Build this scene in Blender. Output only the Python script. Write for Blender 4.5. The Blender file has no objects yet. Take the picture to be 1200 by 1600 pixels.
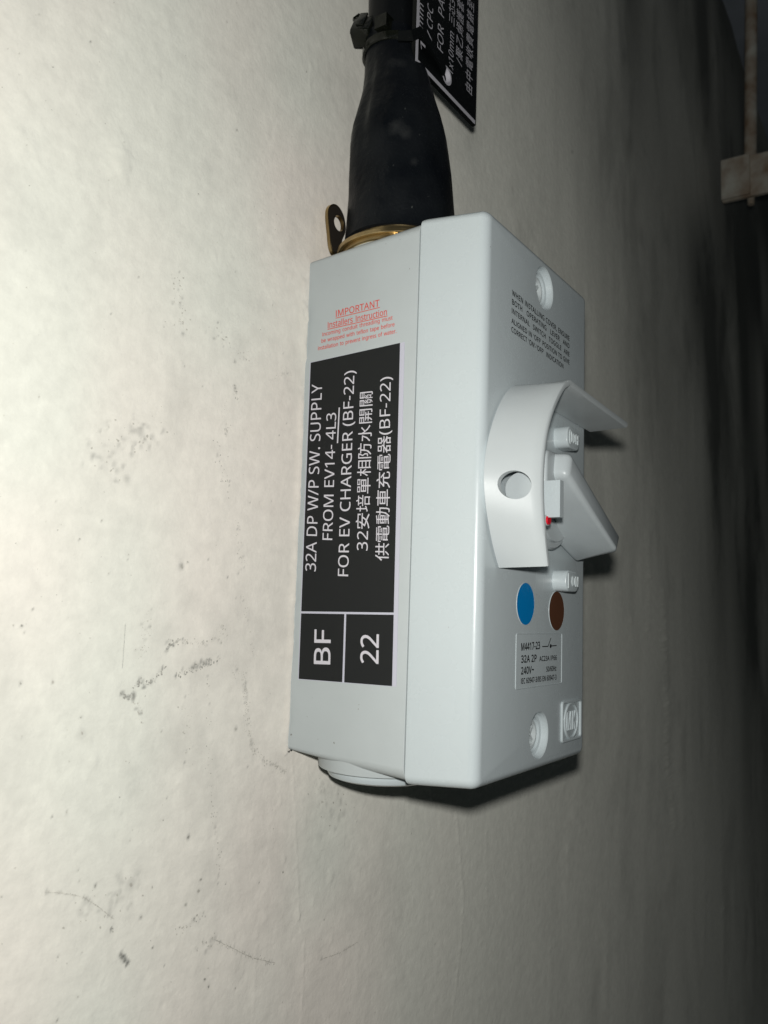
import bpy, bmesh, math, random, json
import numpy as np
from mathutils import Vector, Matrix
random.seed(7)
rng = np.random.default_rng(11)
sc = bpy.context.scene
COL = sc.collection
MM = 0.001

# ------------------------------------------------------------------ camera
CAM = Vector((-0.19719, -0.16548, 0.04655))
ROT = (1.68658, -0.03358, -0.97962)
FPX = 1306.06                      # focal length in pixels of a 1200 x 1600 frame
cam = bpy.data.cameras.new('camera')
cam.sensor_fit = 'VERTICAL'; cam.sensor_height = 24.0; cam.lens = FPX / 1600 * 24.0
cam.clip_start = 0.005; cam.clip_end = 50
camo = bpy.data.objects.new('camera', cam); COL.objects.link(camo)
camo.location = CAM; camo.rotation_euler = ROT
sc.camera = camo
cam.dof.use_dof = True; cam.dof.focus_distance = 0.262; cam.dof.aperture_fstop = 18.0

# ------------------------------------------------------------------ world: a dark car park, faint greenish ambient
world = bpy.data.worlds.new('World'); sc.world = world; world.use_nodes = True
bg = world.node_tree.nodes['Background']
bg.inputs['Color'].default_value = (0.80, 1.0, 0.97, 1); bg.inputs['Strength'].default_value = 0.0095

# ------------------------------------------------------------------ the phone's flash, 17 mm above the lens
fl = bpy.data.lights.new('flash', 'POINT'); fl.energy = 1.95; fl.color = (1.0, 0.995, 0.96)
fl.shadow_soft_size = 0.0042
flo = bpy.data.objects.new('flash', fl); COL.objects.link(flo)
flo.location = (-0.1962, -0.1666, 0.0633)

sc.view_settings.view_transform = 'Standard'; sc.view_settings.look = 'None'
sc.view_settings.exposure = 0; sc.view_settings.gamma = 1
sc.render.engine = 'CYCLES'; sc.cycles.use_denoising = True
sc.cycles.max_bounces = 8

# ------------------------------------------------------------------ geometry helpers
from mathutils import Euler
RM = Euler(ROT).to_matrix()
def at(u, v, ax, val):
    """point of the plane (axis ax at val mm) that the photograph shows at u, v; mm"""
    d = RM @ Vector(((u - 600) / FPX, (800 - v) / FPX, -1.0))
    t = (val * MM - CAM[ax]) / d[ax]
    return (CAM + d * t) / MM

def mesh_obj(name, verts, faces, mat=None, parent=None, sharp=35, label=None, mats=None):
    me = bpy.data.meshes.new(name)
    me.from_pydata([tuple(c * MM for c in v) for v in verts], [], faces)
    me.validate(); me.update()
    return link(name, me, mat, parent, sharp, label)

def link(name, me, mat=None, parent=None, sharp=35, label=None):
    if sharp:
        me.shade_smooth(); me.set_sharp_from_angle(angle=math.radians(sharp))
    o = bpy.data.objects.new(name, me); COL.objects.link(o)
    if mat: me.materials.clear(); me.materials.append(mat)
    if parent:
        o.parent = parent; o.matrix_parent_inverse = Matrix.Translation(-parent.location)
    if label: o['label'] = label
    return o

def bm_obj(name, bm, mat, parent=None, sharp=35, label=None):
    bmesh.ops.recalc_face_normals(bm, faces=bm.faces)
    me = bpy.data.meshes.new(name); bm.to_mesh(me); bm.free()
    for v in me.vertices: v.co = v.co * MM
    return link(name, me, mat, parent, sharp, label)

def thing(name, loc, label, cat, group=None):
    o = bpy.data.objects.new(name, None); COL.objects.link(o); o.empty_display_size = 0.02
    o.location = [c * MM for c in loc]
    o['label'] = label; o['category'] = cat
    if group: o['group'] = group
    return o

def apply_mods(o):
    dg = bpy.context.evaluated_depsgraph_get()
    me = bpy.data.meshes.new_from_object(o.evaluated_get(dg))
    o.modifiers.clear(); old = o.data; o.data = me; me.name = old.name
    return o

def boolean(o, cutters):
    for c in cutters:
        m = o.modifiers.new('b', 'BOOLEAN'); m.operation = 'DIFFERENCE'; m.object = c; m.solver = 'EXACT'
    apply_mods(o)
    for c in cutters: bpy.data.objects.remove(c)
    o.data.shade_smooth(); o.data.set_sharp_from_angle(angle=math.radians(30))

def cyl(bm, c, axis, r0, r1, h0, h1, n=48, caps=True):
    """frustum along axis (0/1/2) from offset h0 (radius r0) to h1 (radius r1)"""
    a, b = [(1, 2), (2, 0), (0, 1)][axis]
    rings = []
    for r, h in ((r0, h0), (r1, h1)):
        vs = []
        for k in range(n):
            t = 2 * math.pi * k / n
            p = [0, 0, 0]; p[axis] = c[axis] + h; p[a] = c[a] + r * math.cos(t); p[b] = c[b] + r * math.sin(t)
            vs.append(bm.verts.new(p))
        rings.append(vs)
    for k in range(n):
        bm.faces.new((rings[0][k], rings[0][(k + 1) % n], rings[1][(k + 1) % n], rings[1][k]))
    if caps:
        bm.faces.new(rings[0][::-1]); bm.faces.new(rings[1])
    return rings

def lathe(bm, c, axis, prof, n=64, closed=False, caps=False):
    """surface of revolution; prof = [(r, h)] along axis"""
    a, b = [(1, 2), (2, 0), (0, 1)][axis]
    rings = []
    for r, h in prof:
        vs = []
        for k in range(n):
            t = 2 * math.pi * k / n
            p = [0, 0, 0]; p[axis] = c[axis] + h; p[a] = c[a] + r * math.cos(t); p[b] = c[b] + r * math.sin(t)
            vs.append(bm.verts.new(p))
        rings.append(vs)
    m = len(rings)
    for i in range(m if closed else m - 1):
        A, B = rings[i], rings[(i + 1) % m]
        for k in range(n):
            bm.faces.new((A[k], A[(k + 1) % n], B[(k + 1) % n], B[k]))
    if caps: bm.faces.new(rings[0][::-1]); bm.faces.new(rings[-1])

def rrect(x0, x1, z0, z1, r, n=8):
    pts = []
    for cx, cz, a0 in ((x1 - r, z1 - r, 0), (x0 + r, z1 - r, 90), (x0 + r, z0 + r, 180), (x1 - r, z0 + r, 270)):
        for k in range(n + 1):
            a = math.radians(a0 + 90 * k / n); pts.append((cx + r * math.cos(a), cz + r * math.sin(a)))
    return pts

def loft(bm, rings, caps=True):
    R = [[bm.verts.new(p) for p in r] for r in rings]; n = len(R[0])
    for A, B in zip(R, R[1:]):
        for k in range(n): bm.faces.new((A[k], A[(k + 1) % n], B[(k + 1) % n], B[k]))
    if caps: bm.faces.new(R[0][::-1]); bm.faces.new(R[-1])
    return R

def rblock(bm, x0, x1, z0, z1, y0, y1, r, er, n=6):
    """rounded block standing from y0 (back) out to y1 (front, smaller y), edge radius er"""
    rings = [[(x, y0, z) for x, z in rrect(x0, x1, z0, z1, r, n)]]
    for k in range(5):
        a = math.radians(90 * k / 4); i = er * (1 - math.cos(a)); y = y1 + er * (1 - math.sin(a))
        rings.append([(x, y, z) for x, z in rrect(x0 + i, x1 - i, z0 + i, z1 - i, max(r - i, 0.05), n)])
    loft(bm, rings)

def box(bm, x0, x1, y0, y1, z0, z1):
    v = [bm.verts.new(p) for p in ((x0,y0,z0),(x1,y0,z0),(x1,y1,z0),(x0,y1,z0),(x0,y0,z1),(x1,y0,z1),(x1,y1,z1),(x0,y1,z1))]
    for f in ((0,3,2,1),(4,5,6,7),(0,1,5,4),(1,2,6,5),(2,3,7,6),(3,0,4,7)): bm.faces.new([v[i] for i in f])

def slab(bm, pts, axis, a, b):
    """closed prism: polygon pts (3D points), given thickness a..b along axis"""
    n = len(pts); A = []; B = []
    for p in pts:
        q = list(p); q[axis] = a; A.append(bm.verts.new(q)); q = list(p); q[axis] = b; B.append(bm.verts.new(q))
    bm.faces.new(A[::-1]); bm.faces.new(B)
    for k in range(n): bm.faces.new((A[k], A[(k + 1) % n], B[(k + 1) % n], B[k]))

def bevel(bm, w, seg=3, ang=25):
    es = [e for e in bm.edges if len(e.link_faces) == 2 and e.calc_face_angle(0) > math.radians(ang)]
    bmesh.ops.bevel(bm, geom=es, offset=w, segments=seg, profile=0.5, affect='EDGES', clamp_overlap=True)

# ------------------------------------------------------------------ materials
def N(nt, t, **kw):
    n = nt.nodes.new(t)
    for k, v in kw.items(): setattr(n, k, v)
    return n
def mat(name, col, rough=0.4, spec=0.5, metal=0.0, bump=None, var=0.0, varscale=60, coat=0.0, roughvar=0.0, specks=None, tint=None):
    m = bpy.data.materials.new(name); m.use_nodes = True; nt = m.node_tree; b = nt.nodes['Principled BSDF']
    b.inputs['Base Color'].default_value = (*col, 1); b.inputs['Roughness'].default_value = rough
    b.inputs['Specular IOR Level'].default_value = spec; b.inputs['Metallic'].default_value = metal
    b.inputs['Coat Weight'].default_value = coat
    tc = N(nt, 'ShaderNodeTexCoord'); L = nt.links
    last = None
    if var:
        no = N(nt, 'ShaderNodeTexNoise'); no.inputs['Scale'].default_value = varscale; no.inputs['Detail'].default_value = 6
        L.new(tc.outputs['Object'], no.inputs['Vector'])
        mr = N(nt, 'ShaderNodeMapRange'); mr.inputs['From Min'].default_value = 0.3; mr.inputs['From Max'].default_value = 0.7
        mr.inputs['To Min'].default_value = 0; mr.inputs['To Max'].default_value = 1; L.new(no.outputs['Fac'], mr.inputs['Value'])
        mx = N(nt, 'ShaderNodeMix', data_type='RGBA')
        t = tint or [c * (1 - var) for c in col]
        mx.inputs[6].default_value = (*col, 1); mx.inputs[7].default_value = (*t, 1)
        L.new(mr.outputs['Result'], mx.inputs['Factor']); L.new(mx.outputs[2], b.inputs['Base Color']); last = mx.outputs[2]
    if specks:
        scale, thr, scol = specks
        vo = N(nt, 'ShaderNodeTexNoise'); vo.inputs['Scale'].default_value = scale; vo.inputs['Detail'].default_value = 2
        L.new(tc.outputs['Object'], vo.inputs['Vector'])
        mr = N(nt, 'ShaderNodeMapRange'); mr.inputs['From Min'].default_value = thr; mr.inputs['From Max'].default_value = thr + 0.05
        L.new(vo.outputs['Fac'], mr.inputs['Value'])
        mx = N(nt, 'ShaderNodeMix', data_type='RGBA')
        if last: L.new(last, mx.inputs[6])
        else: mx.inputs[6].default_value = (*col, 1)
        mx.inputs[7].default_value = (*scol, 1)
        mu = N(nt, 'ShaderNodeMath', operation='MULTIPLY'); mu.inputs[1].default_value = 0.7
        L.new(mr.outputs['Result'], mu.inputs[0]); L.new(mu.outputs[0], mx.inputs['Factor']); L.new(mx.outputs[2], b.inputs['Base Color'])
    if bump:
        scale, dist, det = bump
        no = N(nt, 'ShaderNodeTexNoise'); no.inputs['Scale'].default_value = scale; no.inputs['Detail'].default_value = det
        L.new(tc.outputs['Object'], no.inputs['Vector'])
        bp = N(nt, 'ShaderNodeBump'); bp.inputs['Strength'].default_value = 1.0; bp.inputs['Distance'].default_value = dist
        L.new(no.outputs['Fac'], bp.inputs['Height']); L.new(bp.outputs['Normal'], b.inputs['Normal'])
    if roughvar:
        no = N(nt, 'ShaderNodeTexNoise'); no.inputs['Scale'].default_value = 90; no.inputs['Detail'].default_value = 5
        L.new(tc.outputs['Object'], no.inputs['Vector'])
        mr = N(nt, 'ShaderNodeMapRange'); mr.inputs['From Min'].default_value = 0.35; mr.inputs['From Max'].default_value = 0.65
        mr.inputs['To Min'].default_value = rough - roughvar; mr.inputs['To Max'].default_value = rough + roughvar
        L.new(no.outputs['Fac'], mr.inputs['Value']); L.new(mr.outputs['Result'], b.inputs['Roughness'])
    return m

M_base = mat('base_plastic', (0.54, 0.585, 0.59), 0.42, 0.45, bump=(900, 0.00002, 3), var=0.05, varscale=70, roughvar=0.06, specks=(420, 0.765, (0.2, 0.2, 0.19)))
M_cover = mat('cover_plastic', (0.60, 0.665, 0.685), 0.27, 0.5, bump=(260, 0.00003, 2), var=0.02, varscale=50, roughvar=0.05, specks=(380, 0.785, (0.25, 0.26, 0.25)))
M_hood = mat('hood_plastic', (0.60, 0.645, 0.655), 0.36, 0.5, bump=(1500, 0.000012, 3), var=0.04, varscale=90)
M_lever = mat('lever_plastic', (0.55, 0.60, 0.615), 0.34, 0.5, bump=(500, 0.00003, 3), var=0.07, varscale=160, specks=(500, 0.75, (0.12, 0.12, 0.12)))
M_black = mat('vinyl_black', (0.0068, 0.0085, 0.0095), 0.45, 0.45, bump=(1200, 0.000006, 2))
M_vinyl = mat('vinyl_white', (0.60, 0.60, 0.69), 0.35, 0.5)
M_ink_w = mat('print_white', (0.68, 0.66, 0.71), 0.4, 0.4)
M_red = mat('print_red', (0.72, 0.10, 0.075), 0.45, 0.3)
M_ink = mat('print_black', (0.008, 0.009, 0.010), 0.5, 0.3)
M_blue = mat('dot_blue', (0.0, 0.24, 0.62), 0.4, 0.3, bump=(1500, 0.00001, 2))
M_brown = mat('dot_brown', (0.125, 0.052, 0.027), 0.4, 0.3, bump=(1500, 0.00001, 2))
M_reddot = mat('dot_red', (0.75, 0.01, 0.03), 0.35, 0.4)
M_rubber = mat('sleeve_rubber', (0.0030, 0.0042, 0.0062), 0.40, 0.2, bump=(130, 0.0009, 6), var=0.9, varscale=75, tint=(0.010, 0.012, 0.014), roughvar=0.13, specks=(700, 0.74, (0.09, 0.095, 0.09)))
def smudges(m, centres, col):
    nt = m.node_tree; L = nt.links; b = nt.nodes['Principled BSDF']; src = b.inputs['Base Color'].links[0].from_socket
    tc = N(nt, 'ShaderNodeTexCoord'); no = N(nt, 'ShaderNodeTexNoise'); no.inputs['Scale'].default_value = 420; no.inputs['Roughness'].default_value = .75; no.inputs['Detail'].default_value = 6; L.new(tc.outputs['Object'], no.inputs['Vector'])
    for c, r in centres:
        d = N(nt, 'ShaderNodeVectorMath', operation='DISTANCE'); d.inputs[1].default_value = [q * MM for q in c]; L.new(tc.outputs['Object'], d.inputs[0])
        a = N(nt, 'ShaderNodeMapRange'); a.inputs['From Min'].default_value = r * MM; a.inputs['From Max'].default_value = 0; a.inputs['To Max'].default_value = 1; L.new(d.outputs['Value'], a.inputs['Value'])
        e0 = N(nt, 'ShaderNodeMath', operation='ADD'); L.new(a.outputs['Result'], e0.inputs[0]); L.new(no.outputs['Fac'], e0.inputs[1]); e = N(nt, 'ShaderNodeMath', operation='SUBTRACT', use_clamp=True); e.inputs[1].default_value = .82; L.new(e0.outputs[0], e.inputs[0])
        g = N(nt, 'ShaderNodeMath', operation='MULTIPLY'); g.inputs[1].default_value = 1.6; g.use_clamp = True; L.new(e.outputs[0], g.inputs[0])
        mx = N(nt, 'ShaderNodeMix', data_type='RGBA'); mx.inputs[7].default_value = (*col, 1); L.new(g.outputs[0], mx.inputs['Factor']); L.new(src, mx.inputs[6]); src = mx.outputs[2]
    L.new(src, b.inputs['Base Color'])
smudges(M_rubber, [(tuple(at(u, v, 0, x)), r) for u, v, x, r in ((614, 104, 11, 4.2), (626, 102, 12, 3.6), (620, 200, 6, 5), (634, 207, 7, 4), (648, 250, 8, 3))], (.026, .028, .029))
M_cable = mat('cable_black', (0.006, 0.007, 0.008), 0.38, 0.3, bump=(500, 0.00005, 4))
M_nylon = mat('tie_nylon', (0.002, 0.0035, 0.0025), 0.17, 0.6, bump=(420, 0.0003, 4), var=0.8, varscale=260, tint=(0.012, 0.013, 0.009))
M_brass = mat('brass', (0.66, 0.50, 0.26), 0.3, 0.5, metal=1.0, bump=(700, 0.00004, 3), var=0.3, varscale=200)
M_brass_dim = mat('brass_dim_reflection', (0.045, 0.038, 0.03), 0.45, 0.4, metal=0.3, bump=(700, 0.00003, 3))  # brass darkened in colour for the lug's dark reflection
M_tag = mat('tag_black', (0.004, 0.005, 0.005), 0.35, 0.3, bump=(600, 0.00002, 2))
M_tagcore = mat('tag_core', (0.62, 0.61, 0.66), 0.5, 0.3)
M_steel = mat('painted_steel', (0.82, 0.80, 0.70), 0.6, 0.3, bump=(120, 0.0006, 4), var=0.8, varscale=60, tint=(0.42, 0.29, 0.19))
M_screw = mat('screw_plastic', (0.60, 0.65, 0.66), 0.3, 0.5)

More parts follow.
